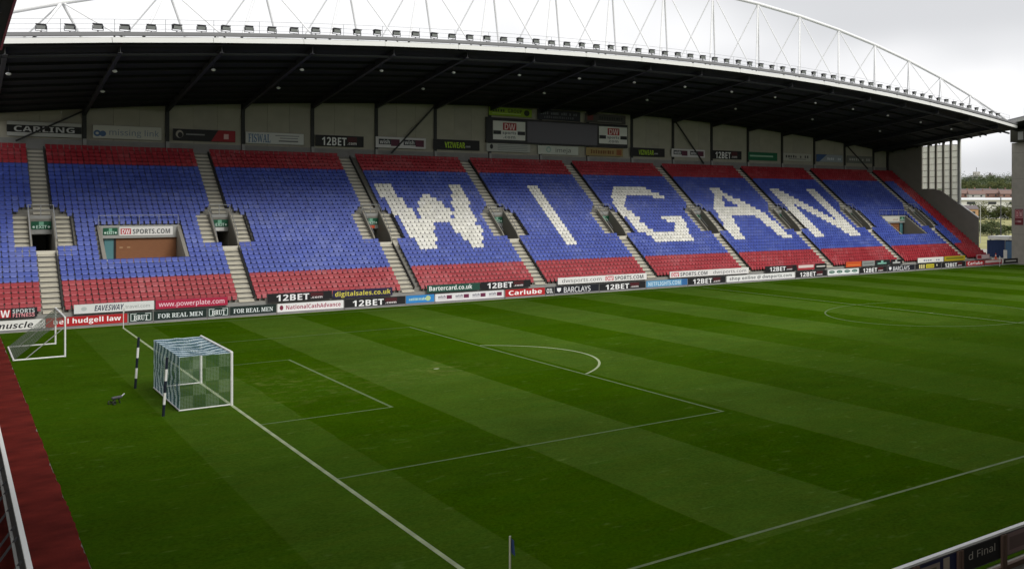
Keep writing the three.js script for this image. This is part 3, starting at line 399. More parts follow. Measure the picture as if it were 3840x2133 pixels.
for (let r = 0; r < NR; r++) for (let k = 0; k <= AISLE.length; k++) {
  const a = k ? AISLE[k - 1] + 0.74 : XL, b = k < AISLE.length ? AISLE[k] - 0.64 : 111.6;
  const n = Math.floor((b - a) / PITCH), p = k === 0 || k === AISLE.length ? PITCH : (b - a) / n;
  for (let i = 0; i < n; i++) {
    const x = k === 0 ? b - (n - 1 - i + 0.5) * p : a + (i + 0.5) * p;
    if (x < -8.4) continue;
    if (k && x < AISLE[k - 1] + gap(r)[1] + 0.1 + p / 2 - 0.02) continue;
    if (k < AISLE.length && x > AISLE[k] - gap(r)[0] - p / 2 + 0.02) continue;
    if (BAYS.some((q) => r >= q.r0 && r <= q.r1 && x > q.x0 - 0.35 && x < q.x1 + 0.35)) continue;
    let c = r < 5 || r >= 31 ? 'red' : 'blue';
    if (k === AISLE.length && i >= n - 6) c = 'red';
    if (c === 'blue' && LETTER[r] && LETTER[r].some(([u, v]) => x > u && x < v)) c = 'white';
    seats.push({ r, k, i, n, x, c, y: rowY(r), z: rowZ(r) });
  }
}
{
  const back = new THREE.ExtrudeGeometry(new THREE.Shape([[-0.012, 0.495], [0.003, 0.495], [-0.03, 0.66], [-0.055, 0.755], [-0.03, 0.79], [-0.05, 0.81], [-0.09, 0.775], [-0.06, 0.66]].map(([z, y]) => new THREE.Vector2(-z, y))), { depth: 0.415, bevelEnabled: false }).rotateY(Math.PI / 2).translate(-0.2075, 0, -DZ + 0.16);
  const pan = new THREE.ExtrudeGeometry(new THREE.Shape([[0.05, 0.20], [0.09, 0.235], [0.02, 0.47], [-0.03, 0.565], [-0.055, 0.55], [-0.03, 0.45], [0.02, 0.22]].map(([z, y]) => new THREE.Vector2(-z, y))), { depth: 0.31, bevelEnabled: false }).rotateY(Math.PI / 2).translate(-0.155, 0, -DZ + 0.27);
  const brk = bx(-0.02, 0.02, -0.02, 0.5, -DZ + 0.02, -DZ + 0.26);
  const PALETTE = { red: [[0.34, 0.020, 0.030], [0.31, 0.015, 0.025], [0.36, 0.034, 0.044], [0.37, 0.055, 0.065]], blue: [[0.045, 0.08, 0.37], [0.036, 0.066, 0.34], [0.06, 0.095, 0.38], [0.085, 0.12, 0.40]], white: [[0.74, 0.725, 0.66], [0.71, 0.695, 0.63], [0.76, 0.745, 0.69], [0.72, 0.70, 0.62]] };
  const mats = {}; for (const c in PALETTE) mats[c] = PALETTE[c].map(([r, g, b]) => new THREE.MeshPhysicalMaterial({ color: lin(r, g, b), roughness: 0.45, specularIntensity: 0.7 }));
  const tone = (s) => { const patch = fbm(s.x * 0.35 + 7, s.r * 0.3 + 3, 3), v = patch * 0.9 + hash2(Math.round(s.x * 40), s.r) * 0.34; return v < 0.52 ? 1 : v < 0.70 ? 0 : v < 0.84 ? 2 : 3; };
  const cp = camera.position, yaw = 0.726; for (const s of seats) { const dx = s.x - cp.x, dz = s.z - cp.z, f = dx * Math.sin(yaw) - dz * Math.cos(yaw), q = dx * Math.cos(yaw) + dz * Math.sin(yaw); s.d = Math.hypot(dx, s.y - cp.y, dz); s.in = U0 + F * q / f > 12; }
  const order = seats.filter((s) => s.in && s.r >= 1).sort((a, b) => a.d - b.d), chosen = new Set(order.slice(0, 300));
  const proto = {}; const stairName = ['leftmost stairway', 'second stairway', 'third stairway'];
  let first = true;
  for (const s of order.slice(0, 300)) {
    const t = tone(s), key = s.c + t; let o;
    const right = s.k > 0 && (s.k === AISLE.length || s.i < s.n / 2 || s.k > 2), from = right ? s.i + 1 : s.n - s.i, st = right ? s.k - 1 : s.k;
    const label = `${s.c} tip-up seat, ${ordinal(s.r + 1)} row from front, ${ordinal(from)} to the ${right ? 'right' : 'left'} of ${stairName[st] || ordinal(st + 1) + ' stairway'}`;
    if (!proto[key]) { o = thing('stadium_seat', label, 'seat', [0, 0, 0], 0, 'seats of the grandstand'); obj('backrest', back, mats[s.c][t], o); obj('seat_pan', pan, mats[s.c][t], o); obj('bracket', brk, M.bracket, o); proto[key] = o; }
    else { o = copyOf(proto[key], 'stadium_seat'); o.userData.label = label; }
    o.position.set(s.x, s.y + (hash2(s.i, s.r + 50) - 0.5) * 0.016, s.z + (hash2(s.i, s.r) - 0.5) * 0.025); o.rotation.y = (hash2(s.i, s.r + 90) - 0.5) * 0.05;
  }
  const colour = (g, v) => { const n = g.attributes.position.count, a = new Float32Array(n * 3).fill(v); g.setAttribute('color', new THREE.BufferAttribute(a, 3)); return g; };
  const all = merge([colour(back.clone(), 1), colour(pan.clone(), 1), colour(brk.toNonIndexed(), 0.06)]), rest = seats.filter((s) => !chosen.has(s));
  const im = new THREE.InstancedMesh(all, new THREE.MeshPhysicalMaterial({ roughness: 0.45, specularIntensity: 0.7, vertexColors: true }), rest.length), m4 = new THREE.Matrix4(), col = new THREE.Color();
  rest.forEach((s, i) => { im.setMatrixAt(i, m4.makeRotationY((hash2(i, 31) - 0.5) * 0.05).setPosition(s.x + (hash2(i, 32) - 0.5) * 0.014, s.y + (hash2(i, 34) - 0.5) * 0.02, s.z + (hash2(i, 33) - 0.5) * 0.03)); const [r, g, b] = PALETTE[s.c][tone(s)], v = 0.9 + 0.2 * hash2(i, 77); im.setColorAt(i, col.setRGB(r * v, g * v, b * v)); });
  im.name = 'rows_of_stadium_seats'; im.castShadow = im.receiveShadow = true; scene.add(im);
  tag(im, 'remaining rows of blue, red and white seats filling the stand', 'seats', null, 'stuff');
}

// ---------------------------------------------------------------- arched white roof truss
{
  const truss = thing('roof_truss', 'white arched tubular truss standing on the grandstand roof edge', 'roof truss');
  const zc = -37.6, yT = (x) => 34.4 - 0.0031 * (x - 52) * (x - 52), base = (x, z) => under(x, z) + 0.35, top = [];
  for (let i = -1; i < 16; i++) top.push(colX(i) + 3.39);
  const nodes = [RXL - 0.2, ...top, RXR + 1.2].map((x, i, a) => V(x, Math.max(yT(x), base(Math.min(Math.max(x, RXL), RXR), zc) + 0.1), zc));
  for (let i = 0; i + 1 < nodes.length; i++) obj('top_chord', tube(nodes[i], nodes[i + 1], 0.21, 10), M.trussWhite, truss);
  for (const z of [zc + 3.0, zc - 3.2]) for (let i = 0; i + 1 < nodes.length; i++) { const a = Math.max(nodes[i].x, RXL + 0.2), b = Math.min(nodes[i + 1].x, RXR - 0.2); obj('bottom_chord', tube(V(a, base(a, z) + 0.15, z), V(b, base(b, z) + 0.15, z), 0.13, 8), M.trussWhite, truss); }
  for (const n of nodes.slice(1, -1)) for (const [dx, dz, r] of [[2.0, -2.2, 0.10], [-2.0, 2.2, 0.10], [3.7, 3.0, 0.06], [-3.7, -3.2, 0.06]]) { const x = Math.min(Math.max(n.x + dx, RXL + 0.3), RXR - 0.3), z = zc + dz; if (n.y - base(x, z) > 0.5) obj('strut', tube(n, V(x, base(x, z) + 0.1, z), r, 8), M.trussWhite, truss); }
}
{ // hand rail along the roof edge catwalk
  const rail = thing('roof_guard_rail', 'thin grey hand rail along the roof edge behind the floodlights', 'hand rail'), z = RZF - 1.2, P = (x, h) => V(x, yF(x) + 0.6 + h, z), n = 36;
  for (let i = 0; i <= n; i++) { const x = RXL + 0.3 + (RXR - RXL - 0.6) * i / n; obj('post', tube(P(x, 0), P(x, 1.15), 0.022, 5), M.galv, rail); }
  for (const h of [0.4, 0.78, 1.15]) { const g = []; for (let i = 0; i < n; i++) { const a = RXL + 0.3 + (RXR - RXL - 0.6) * i / n, b = RXL + 0.3 + (RXR - RXL - 0.6) * (i + 1) / n; g.push(tube(P(a, h), P(b, h), 0.018, 5)); } obj('rail', g, M.galv, rail); }
}
{ // floodlights, every one on its own yoke
  const house = new THREE.CylinderGeometry(0.24, 0.34, 0.3, 4, 1).rotateY(Math.PI / 4).scale(1.55, 1, 0.9).rotateX(Math.PI * 0.36);
  const N = 68; let proto = null;
  for (let i = 0; i < N; i++) {
    const x = -4.9 + 1.68 * i, label = `black floodlight on the roof edge, ${ordinal(i + 1)} from the left`; let o;
    if (!proto) {
      o = proto = thing('floodlight', label, 'floodlight', [0, 0, 0], 0, 'floodlights along the roof edge');
      const h = obj('housing', [house.clone().translate(0, 0.5, 0), bx(-0.36, 0.36, 0.60, 0.70, -0.12, 0.30)], M.lampBody, o);
      obj('lens', boxG(0.62, 0.3, 0.02).rotateX(0.44).translate(0, 0.40, 0.19), M.lampGlass, h);
      obj('yoke', [bx(-0.42, -0.38, 0.12, 0.55, -0.05, 0.05), bx(0.38, 0.42, 0.12, 0.55, -0.05, 0.05), bx(-0.42, 0.42, 0.08, 0.12, -0.05, 0.05), bx(-0.05, 0.05, 0, 0.08, -0.05, 0.05)], M.lampBody, o);
    } else { o = copyOf(proto, 'floodlight'); o.userData.label = label; }
    o.scale.setScalar(0.84); o.position.set(x, yF(x) + 0.62 + 0.07 * (hash2(i, 3) - 0.5), RZF - 0.08); o.rotation.y = (hash2(i, 5) - 0.5) * 0.5;
  }
}
{ // lamps under the roof, unlit
  let n = 0, proto = null; const dome = new THREE.SphereGeometry(0.18, 12, 6, 0, Math.PI * 2, 0, Math.PI / 2).scale(1, 0.8, 1), put = (x, z, lab) => {
    let o; if (!proto) { o = proto = thing('roof_lamp', lab, 'lamp', [0, 0, 0], 0, 'lamps under the grandstand roof'); obj('shade', dome, M.white, o); obj('glass', new THREE.SphereGeometry(0.15, 12, 8).scale(1, 0.6, 1), M.white, o); obj('stem', tube(V(0, 0.15, 0), V(0, 0.8, 0), 0.025), M.rafter, o); } else { o = copyOf(proto, 'roof_lamp'); o.userData.label = lab; }
    o.position.set(x, under(x, z) - 1.22, z); n++;
  };
  for (let i = -1; i < 17; i++) put(i < 0 ? -6.6 : colX(i), -38.4, `white round lamp under the roof, front row, ${ordinal(i + 2)} from the left`);
  for (let i = 0, k = 1; i < 17; i += 2, k++) put(colX(i), -46.6, `white round lamp under the roof, rear row, ${ordinal(k)} from the left`);
}
// ---------------------------------------------------------------- advertising boards
const DESC = {
  '12bet': 'black board with bold white numerals and maroon patch', muscle: 'white board with black slanted word', hudgell: 'red board with white lowercase name', brut: 'dark green board with white framed badge', realmen: 'dark green board with small white capitals', cash: 'white board with crimson lettering and round mark', lightblue: 'short sky blue board with pale oval', wish4: 'long white board with four purple blocks', wish2: 'white board with two dark and maroon blocks', carlube: 'red board with big rounded white lettering', oil: 'narrow black board with three white letters', barclays: 'navy board with white shield and capitals', flights: 'light blue board with pale capitals', shoponline: 'long white board with grey web address', ovals: 'white board with four green ovals', yellowbars: 'black board with yellow panel and bars', redwhite: 'red board with pale upper band', blackline: 'black board with one white line', purple: 'dark purple board with pale bar', fitness: 'black board with red square at left', eaves: 'white board with dark slanted and grey words', powerplate: 'crimson board with thin white web address', digital: 'dark violet board with yellow web address', barter: 'green board with white web address', dwdw: 'long white board, red square right of centre', dwdw2: 'long white board, red square at left end', orange: 'plain orange board', grey: 'plain grey board', teal: 'black board with teal shape', blackwhite: 'black board with white shape', whiteblue: 'white board with pale blue lettering', yellow: 'mustard yellow board', pinkwhite: 'small pink board with red block', carling: 'white board with black central band', link: 'pale board with two blue rings', blackred: 'black board ending in dark red', fiswal: 'white board with blue serif word', lime: 'black board with lime green word', small: 'pale board with lines of small print', imeja: 'white board with pale green ring', tan: 'tan board with brown capitals', green: 'green board with pale stripe', elite: 'pale grey board with dark capitals', bluew: 'pale board with blue slanted corner', greyw: 'dim grey board with pale capitals', limegroup: 'lime green board with black disc', navydark: 'dim navy board with two text lines', greyred: 'dim grey board with dull red block',
};
function board(key, x0, x1, y0, y1, z, where, group, legs = true) {
  const w = x1 - x0, h = y1 - y0, o = thing('advertising_board', `${DESC[key]}, ${where}`, 'board', [(x0 + x1) / 2, legs ? 0 : y0, z], 0, group), b = legs ? y0 : 0;
  obj('panel', boxG(w - 0.03, h, 0.05).translate(0, b + h / 2, 0), M.darkGrey, o);
  printFace(key, w - 0.05, h - 0.03, o, 0, b + h / 2, 0.029);
  if (legs) { obj('base_rail', bx(-w / 2 + 0.02, w / 2 - 0.02, 0, y0 - 0.005, -0.08, 0.05), M.grey, o); for (const s of [-1, 1]) obj('prop', bar(V(s * w * 0.38, 0, -0.55), V(s * w * 0.38, y0 + h * 0.7, -0.03), 0.05, 0.05), M.darkGrey, o); }
  else for (const s of [-1, 1]) obj('bracket', bx(s * w * 0.4 - 0.03, s * w * 0.4 + 0.03, 0.02, h * 0.9, -0.12, -0.026), M.darkGrey, o);
  o.position.y += (hash2(Math.round(x0 * 9), 5) - 0.5) * 0.03; o.position.z += (hash2(Math.round(x0 * 9), 6) - 0.5) * 0.05; o.rotation.y = (hash2(Math.round(x0 * 9), 7) - 0.5) * 0.008; if (legs) o.position.y = Math.max(0, o.position.y);
  return o;
}
[['muscle', -7.9, -4.5], ['hudgell', -4.5, 0.58], ['brut', 0.64, 2.25], ['realmen', 2.28, 5.97], ['brut', 5.97, 7.6], ['realmen', 7.6, 11.11], ['cash', 11.15, 16.51], ['12bet', 16.55, 21.91], ['lightblue', 21.93, 24.6], ['wish4', 24.65, 31.5], ['carlube', 31.61, 35.89], ['oil', 35.92, 36.9], ['barclays', 36.93, 42.11], ['12bet', 42.15, 47.9], ['flights', 47.94, 53.47], ['12bet', 53.51, 58.92], ['shoponline', 59, 69.68], ['12bet', 69.81, 75.17], ['ovals', 75.26, 80.9], ['12bet', 81, 86.31], ['barclays', 86.41, 91.96], ['yellowbars', 92.07, 97.59], ['12bet', 97.71, 103.05], ['carlube', 103.17, 107.37], ['redwhite', 107.5, 111.81], ['blackline', 112.27, 115.87], ['purple', 116.01, 120.2]]
  .forEach(([k, a, b], i) => board(k, a, b, 0.13, 0.87, -36.9, `pitchside row, ${ordinal(i + 1)} from left`, 'pitchside boards'));
[['fitness', -7.6, -4.87], ['eaves', -2.68, 2.59], ['powerplate', 2.65, 7.82], ['12bet', 10.81, 16.05], ['digital', 16.09, 21.35], ['barter', 24.53, 29.8], ['12bet', 29.85, 35.18], ['dwdw', 38.23, 49.2], ['dwdw2', 52.23, 63.79], ['12bet', 66.4, 71.58], ['redwhite', 71.67, 74.6], ['blackline', 74.7, 76.77], ['orange', 80.26, 83.22], ['grey', 83.32, 85.79], ['teal', 85.9, 88.86], ['blackwhite', 88.97, 91.37], ['whiteblue', 94.55, 100.21], ['yellow', 100.33, 105.17], ['pinkwhite', 107.83, 111.08]]
  .forEach(([k, a, b], i) => board(k, a, b, 0.86, 1.6, -38.72, `stand front row, ${ordinal(i + 1)} from left`, 'boards along the stand front', false));
[['carling', -5.92, -0.3, 15.78, 17.17], ['link', 0.54, 6.2, 15.81, 17.13], ['blackred', 7.15, 12.74, 15.9, 17.1], ['fiswal', 13.66, 19.35, 15.88, 17.12], ['12bet', 20.5, 25.6, 15.88, 17.1], ['wish2', 26.87, 32.64, 15.9, 17.2], ['lime', 33.5, 39.22, 15.96, 17.2], ['small', 40.07, 45.9, 15.93, 16.98], ['imeja', 46.9, 52.69, 15.82, 16.98], ['tan', 53.75, 59.43, 15.86, 16.98], ['lime', 60.57, 66.21, 16, 17.2], ['wish2', 67.3, 73.17, 16.1, 17.3], ['12bet', 74.3, 79.9, 16.03, 17.3], ['green', 81.2, 86.96, 16.04, 17.3], ['elite', 88.1, 94.02, 16.11, 17.4], ['bluew', 95.1, 100.98, 16.18, 17.4], ['greyw', 101.95, 107.9, 16.19, 17.4]]
  .forEach(([k, a, b, y0, y1], i) => board(k, a, b, y0, y1, WZ + 0.25, `back wall row, ${ordinal(i + 1)} from left`, 'boards on the back wall', false));
[['limegroup', 40.34, 46.1, 20.42, 21.5], ['navydark', 46.83, 52.97, 20.28, 21.6], ['greyred', 53.6, 59.85, 20.3, 21.5]]
  .forEach(([k, a, b, y0, y1], i) => board(k, a, b, y0, y1, WZ + 0.25, `above the scoreboard, ${ordinal(i + 1)} from left`, 'boards above the scoreboard', false));
{
  const s = thing('scoreboard', 'dark electronic scoreboard with a white panel at each end', 'scoreboard', [0, 0, WZ + 0.12]);
  obj('casing', bx(40, 60.1, 17.05, 20.2, 0, 0.25), M.black, s);
  obj('screen', bx(45.4, 55.4, 17.25, 19.95, 0.255, 0.28), std(0.008, 0.009, 0.016, 0.3), s);
  const l = obj('end_panel', bx(40.86, 45.12, 17.45, 19.8, 0.255, 0.31), M.white, s); printFace('score', 4.2, 2.3, l, 42.99, 18.62, 0.315);
  const r = obj('end_panel', bx(55.66, 59.98, 17.54, 19.86, 0.255, 0.31), M.white, s); printFace('score', 4.26, 2.28, r, 57.82, 18.7, 0.315);
}

// ---------------------------------------------------------------- goals, net poles, flags, sprinkler
function netPanel(o, u, v, U, W, cell, wd, shade, sag = 0.03) { // strands cell by cell so that the dyed pattern follows them
  const g = [], nu = Math.round(U / cell), nv = Math.round(W / cell), up = u.clone().cross(v);
  const P = (i, j) => o.clone().addScaledVector(u, U * i / nu).addScaledVector(v, W * j / nv).addScaledVector(up, sag * Math.sin(Math.PI * i / nu) * Math.sin(Math.PI * j / nv) * (0.7 + 0.6 * vnoise(i * 0.22, j * 0.3)) + Math.sign(sag) * 0.05 * Math.sin(Math.PI * j / nv) * (vnoise(i * 0.5 + 7, j * 0.4) - 0.5));
  const seg = (a, b, c) => { const s = bar(a, b, wd, wd * 0.6, up), n = s.attributes.position.count, k = new Float32Array(n * 3); for (let i = 0; i < n; i++) k.set(c, i * 3); s.setAttribute('color', new THREE.BufferAttribute(k, 3)); g.push(s); };
  for (let j = 0; j <= nv; j++) for (let i = 0; i < nu; i++) seg(P(i, j), P(i + 1, j), shade(U * (i + 0.5) / nu, W * j / nv));
  for (let i = 0; i <= nu; i++) for (let j = 0; j < nv; j++) seg(P(i, j), P(i, j + 1), shade(U * i / nu, W * (j + 0.5) / nv));
  return merge(g);
}
const netMat = new THREE.MeshStandardMaterial({ vertexColors: true, roughness: 0.9 });
const tri = (t) => Math.abs((t % 1 + 1) % 1 - 0.5) * 2;
{
  const goal = thing('goal', 'white football goal with blue and white zigzag net', 'goal', [0, 0, 0]);
  const R = 0.06, H = 2.44, hw = 3.72, D = -2.08;
  for (const s of [-1, 1]) obj('post', tube(V(0, 0, s * hw), V(0, H + R, s * hw), R, 14), M.white, goal);
  obj('crossbar', tube(V(0, H + R, -hw), V(0, H + R, hw), R, 14), M.white, goal);
  obj('base_frame', [tube(V(0, 0.05, -hw), V(D, 0.05, -hw), 0.035, 8), tube(V(0, 0.05, hw), V(D, 0.05, hw), 0.035, 8), tube(V(D, 0.05, -hw), V(D, 0.05, hw), 0.035, 8)], M.white, goal);
  const BL = [0.035, 0.10, 0.15], WH = [0.46, 0.56, 0.62], zig = (a, b) => (Math.floor((a + 0.2 * tri(b / 0.9)) / 0.46) % 2 ? BL : WH), chk = (a, b) => ((Math.floor(a / 0.52) + Math.floor(b / 0.61)) % 2 ? [0.07, 0.13, 0.10] : [0.24, 0.32, 0.25]);
  obj('net', netPanel(V(D, 0.06, -hw), V(0, 0, 1), V(0, 1, 0), hw * 2, H - 0.02, 0.1, 0.015, zig, 0.10), netMat, goal);
  obj('net', netPanel(V(D, H + 0.04, -hw), V(0, 0, 1), V(1, 0, 0), hw * 2, -D, 0.1, 0.021, zig, -0.13), netMat, goal);
  for (const s of [-1, 1]) obj('net', netPanel(V(D, 0.06, s * hw), V(1, 0, 0), V(0, 1, 0), -D, H - 0.02, 0.06, 0.0085, chk), netMat, goal);
}
{
  const g = thing('spare_goal', 'white metal goal frame parked behind the goal line near boards', 'goal', [-4.57, 0, -23.25]), hw = 3.6, H = 2.46, D = -2.46, r = 0.05;
  for (const s of [-1, 1]) { obj('post', tube(V(0, 0, s * hw), V(0, H, s * hw), r, 12), M.white, g); obj('side_bar', tube(V(0, 0.05, s * hw), V(D, 0.05, s * hw), r, 10), M.white, g); obj('brace', tube(V(0, H - 0.6, s * hw), V(D + 0.55, 0.08, s * hw), 0.025, 8), M.pale, g); }
  obj('crossbar', tube(V(0, H, -hw), V(0, H, hw), r, 12), M.white, g); obj('rear_bar', tube(V(D, 0.05, -hw), V(D, 0.05, hw), r, 10), M.white, g);
  const th = [0.10, 0.12, 0.09]; obj('net', netPanel(V(D, 0.06, -hw), V(0, 0, 1), V(-D, H - 0.1, 0).normalize(), hw * 2, Math.hypot(D, H), 0.12, 0.012, () => th), netMat, g);
}
{
  const make = (z, label) => { const p = thing('net_pole', label, 'pole', [-2.8, 0, z], 0, 'striped net poles'); const n = 5, h = 2.62 / n; for (let i = 0; i < n; i++) obj('band', tube(V(0.03 * i, h * i, 0), V(0.03 * (i + 1), h * (i + 1), 0), 0.055, 10), i % 2 ? M.white : M.navyPole, p); };
  M.navyPole = std(0.006, 0.01, 0.025, 0.5);
  make(-4.33, 'black and white banded pole behind the far goal corner'); make(4.37, 'black and white banded pole behind the near goal corner');
}
[[0, -34.1, 'corner flag pole in front of the red board at left'], [0, 34.1, 'corner flag with dark blue cloth in the bottom foreground'], [107.6, -34.1, 'small corner flag at the far right end of the pitch']].forEach(([x, z, label], i) => {
  const f = thing('corner_flag', label, 'flag', [x, 0, z], 0, 'corner flags'); obj('pole', tube(V(0, 0, 0), V(0, 1.62, 0), 0.026, 8), i === 1 ? std(0.55, 0.53, 0.38, 0.5) : M.white, f);
  const g = new THREE.PlaneGeometry(0.34, 0.34, 8, 6), p = g.attributes.position; for (let k = 0; k < p.count; k++) { const t = (p.getX(k) + 0.17) / 0.34; p.setXYZ(k, t * 0.08, p.getY(k) + 1.44 - 0.12 * t, 0.05 * Math.sin(t * 9 + p.getY(k) * 6) * t + t * 0.05); } g.computeVertexNormals();
  obj('cloth', g, i === 1 ? new THREE.MeshStandardMaterial({ color: lin(0.03, 0.06, 0.16), roughness: 0.8, side: THREE.DoubleSide }) : M.white, f);
});
{ const s = thing('pitch_sprinkler', 'small dark wheeled sprinkler on the grass left of the goal', 'sprinkler', [-4.0, 0, -0.3], 0.5); obj('body', new THREE.CapsuleGeometry(0.1, 0.5, 4, 8).rotateZ(Math.PI / 2).translate(0, 0.42, 0), M.darkGrey, s); obj('stand', [bar(V(-0.1, 0.4, 0), V(-0.32, 0.02, 0.2), 0.05), bar(V(-0.1, 0.4, 0), V(-0.32, 0.02, -0.2), 0.05), bar(V(0.1, 0.4, 0), V(0.2, 0.02, 0.0), 0.05)], M.black, s); for (const z of [-0.22, 0.22]) obj('wheel', new THREE.TorusGeometry(0.1, 0.035, 6, 14).translate(-0.32, 0.13, z), M.black, s); obj('nozzle', tube(V(0.3, 0.45, 0), V(0.5, 0.6, 0), 0.04), M.galv, s); s.scale.setScalar(0.72); }

// ---------------------------------------------------------------- boards seen from behind: behind the goal (left) and along the near touchline
{
  let n = 1;
  for (let z = 33.9; z > -30; z -= 5.6) {
    const o = thing('perimeter_board', `dark board with white top rail behind the goal, ${ordinal(n)} from the near corner`, 'board', [-8.6, 0, z - 2.8], 0, 'boards behind the goal'); n++;
    obj('panel', bx(-0.02, 0.03, 0.12, 0.96, -2.77, 2.77), M.darkGrey, o); obj('top_rail', bx(-0.03, 0.08, 0.97, 1.05, -2.79, 2.79), M.white, o); obj('back_rail', bx(-0.16, -0.10, 0.60, 0.68, -2.78, 2.78), M.pale, o);
    for (const s of [-2.2, 0, 2.2]) obj('prop', bar(V(-0.55, 0.02, s), V(-0.04, 0.8, s), 0.05, 0.05), M.darkGrey, o);
  }
  n = 1; const keys = ['maroonback', 'blueback', 'final', 'pinkback'], what = ['maroon board back with a tan panel', 'blue board back with cream panels', 'black board back with pale lettering', 'pinkish board back'];
  let x = 4.0; const ws = [3.1, 1.62, 1.75, 2.6];
  for (let i = 0; i < 18; i++) {
    const w = i < 4 ? ws[i] : 5.6, k = i % 4, o = thing('touchline_board', `${what[k]} under a white rail, near touchline, ${ordinal(i + 1)} from left`, 'board', [x + w / 2, 0, 40.55], 0, 'near touchline boards'); x += w; if (x > 108) break;
    obj('panel', bx(-w / 2 + 0.01, w / 2 - 0.01, 0.34, 0.95, -0.03, 0.03), M.darkGrey, o); printFace(keys[k], w - 0.06, 0.56, o, 0, 0.64, 0.036);
    obj('top_rail', bx(-w / 2, w / 2 - 0.004, 0.96, 1.02, -0.09, 0.05), M.white, o); obj('kick_board', bx(-w / 2 + 0.01, w / 2 - 0.01, 0, 0.13, -0.03, 0.09), M.timber, o);
    for (const s of [-w / 2 + 0.06, w / 2 - 0.06]) obj('post', bx(s - 0.04, s + 0.04, 0, 0.95, 0.04, 0.11), M.timber, o);
  }
}

// ---------------------------------------------------------------- the other three stands (their roofs shade the pitch)
function otherStand(label, pos, turn, half, opt) { // local: x along the front, front row at z = 0, rising towards -z
  const o = thing('stand', label, 'stand', pos, turn, 'the other stands'), top = opt.top, rh = opt.roofHalf || half;
  for (let r = 0; r < 24; r++) obj('terrace_step', bx(-half, half, r ? r * 0.57 - 0.4 : 0, 1 + r * 0.57, -0.86 * (r + 1), -0.86 * r), M.terrace, o);
  obj('back_wall', bx(-half, half, 0, top - 2.6, -22.2, -21.6), M.gable, o);
  const n = 14, sheet = (off) => { const g = new THREE.PlaneGeometry(1, 1, n, 1), p = g.attributes.position, u = g.attributes.uv; for (let i = 0; i < p.count; i++) { const q = u.getX(i) * 2 - 1, v = u.getY(i); p.setXYZ(i, q * rh, top - opt.camber * q * q - (1 - v) * 3.0 + off, opt.front - (1 - v) * (opt.front + 22.5)); } g.computeVertexNormals(); return g; };
  obj('roof_underside', sheet(0), M.deck, o); obj('roof_covering', sheet(0.35), M.roofTop, o);
  for (let i = 0; i < n; i++) { const q0 = i / n * 2 - 1, q1 = (i + 1) / n * 2 - 1; obj('fascia_panel', bar(V(q0 * rh, top - opt.camber * q0 * q0 + 0.15, opt.front), V(q1 * rh - 0.02, top - opt.camber * q1 * q1 + 0.15, opt.front), 0.12, 0.46), opt.fascia, o); obj('gutter', bar(V(q0 * rh, top - opt.camber * q0 * q0 + 0.5, opt.front - 0.2), V(q1 * rh, top - opt.camber * q1 * q1 + 0.5, opt.front - 0.2), 0.4, 0.2), M.gutter, o); }
  for (let i = 0; i <= n; i++) { const q = i / n * 2 - 1, y = top - opt.camber * q * q; obj('rafter', bar(V(q * (rh - 0.2), y - 0.4, opt.front - 0.6), V(q * (rh - 0.2), y - 3.2, -22.3), 0.2, 0.6), M.rafter, o); }
  return o;
}
otherStand('stand behind the goal at left, its red roof edge at the corner', [-10.6, 0, 0], Math.PI / 2, 33.5, { top: 20.9, camber: 0.5, front: 3.4, fascia: M.redFascia });
otherStand('near side stand along the touchline, below the camera', [52.5, 0, 43.6], Math.PI, 54.5, { top: 24.6, camber: 3.4, front: 7.6, fascia: M.white, roofHalf: 59.8 });
{ // far end stand: only its corner shows at the right edge
  const o = otherStand('stand at the far end, seen at the right edge', [117.2, 0, 1.5], -Math.PI / 2, 38.2, { top: 24.4, camber: 2.75, front: 5.0, fascia: M.pale });
}
{
  const p = thing('concrete_pier', 'tall grey concrete corner wall of the far stand with red sign', 'wall', [116, 0, -38.2]);
  const H = [0, 4.6, 9.0, 13.3, 17.4, 19.0]; for (let i = 0; i < 5; i++) for (let k = 0; k < 3; k++) obj('wall_panel', bx(0, 0.5, H[i] + 0.02, H[i + 1] - 0.02, k * 3.4 + 0.015, k * 3.4 + 3.385), M.pier, p);
  obj('backing_wall', bx(0.06, 0.46, 0.03, 18.9, 0.03, 10.1), M.terrace, p);
  obj('return_wall', bx(0.5, 12, 0, 17.5, 0.02, 0.4), M.pier, p);
  obj('eaves_box', bx(-0.9, 6, 19.05, 21.0, 0.4, 10), std(0.035, 0.033, 0.018, 0.8), p); obj('eaves_window', bx(-0.93, -0.91, 19.35, 20.6, 1.9, 2.9), M.pale, p);
}
{ const s = thing('wall_sign', 'square red and white sign on the concrete corner wall', 'sign', [115.96, 7.3, -36.75], -Math.PI / 2); obj('plate', bx(-0.85, 0.85, -1.3, 1.3, -0.05, 0), M.pale, s); printFace('dwsign', 1.62, 2.5, s, 0, 0, 0.004); }
{ const s = thing('roof_mast', 'grey mast with bars on the far stand roof', 'mast', [114, 22.2, -33.6]); for (const z of [-0.35, 0.15, 0.6]) obj('bar', tube(V(0, 1.2, z), V(0, 5.6, z), 0.12, 8), M.pale, s); obj('cross_piece', bx(-0.2, 0.2, 1.0, 1.9, -0.6, 0.9), M.grey, s); obj('stem', tube(V(0, 0, 0), V(0, 1.2, 0), 0.12, 8), M.grey, s); }
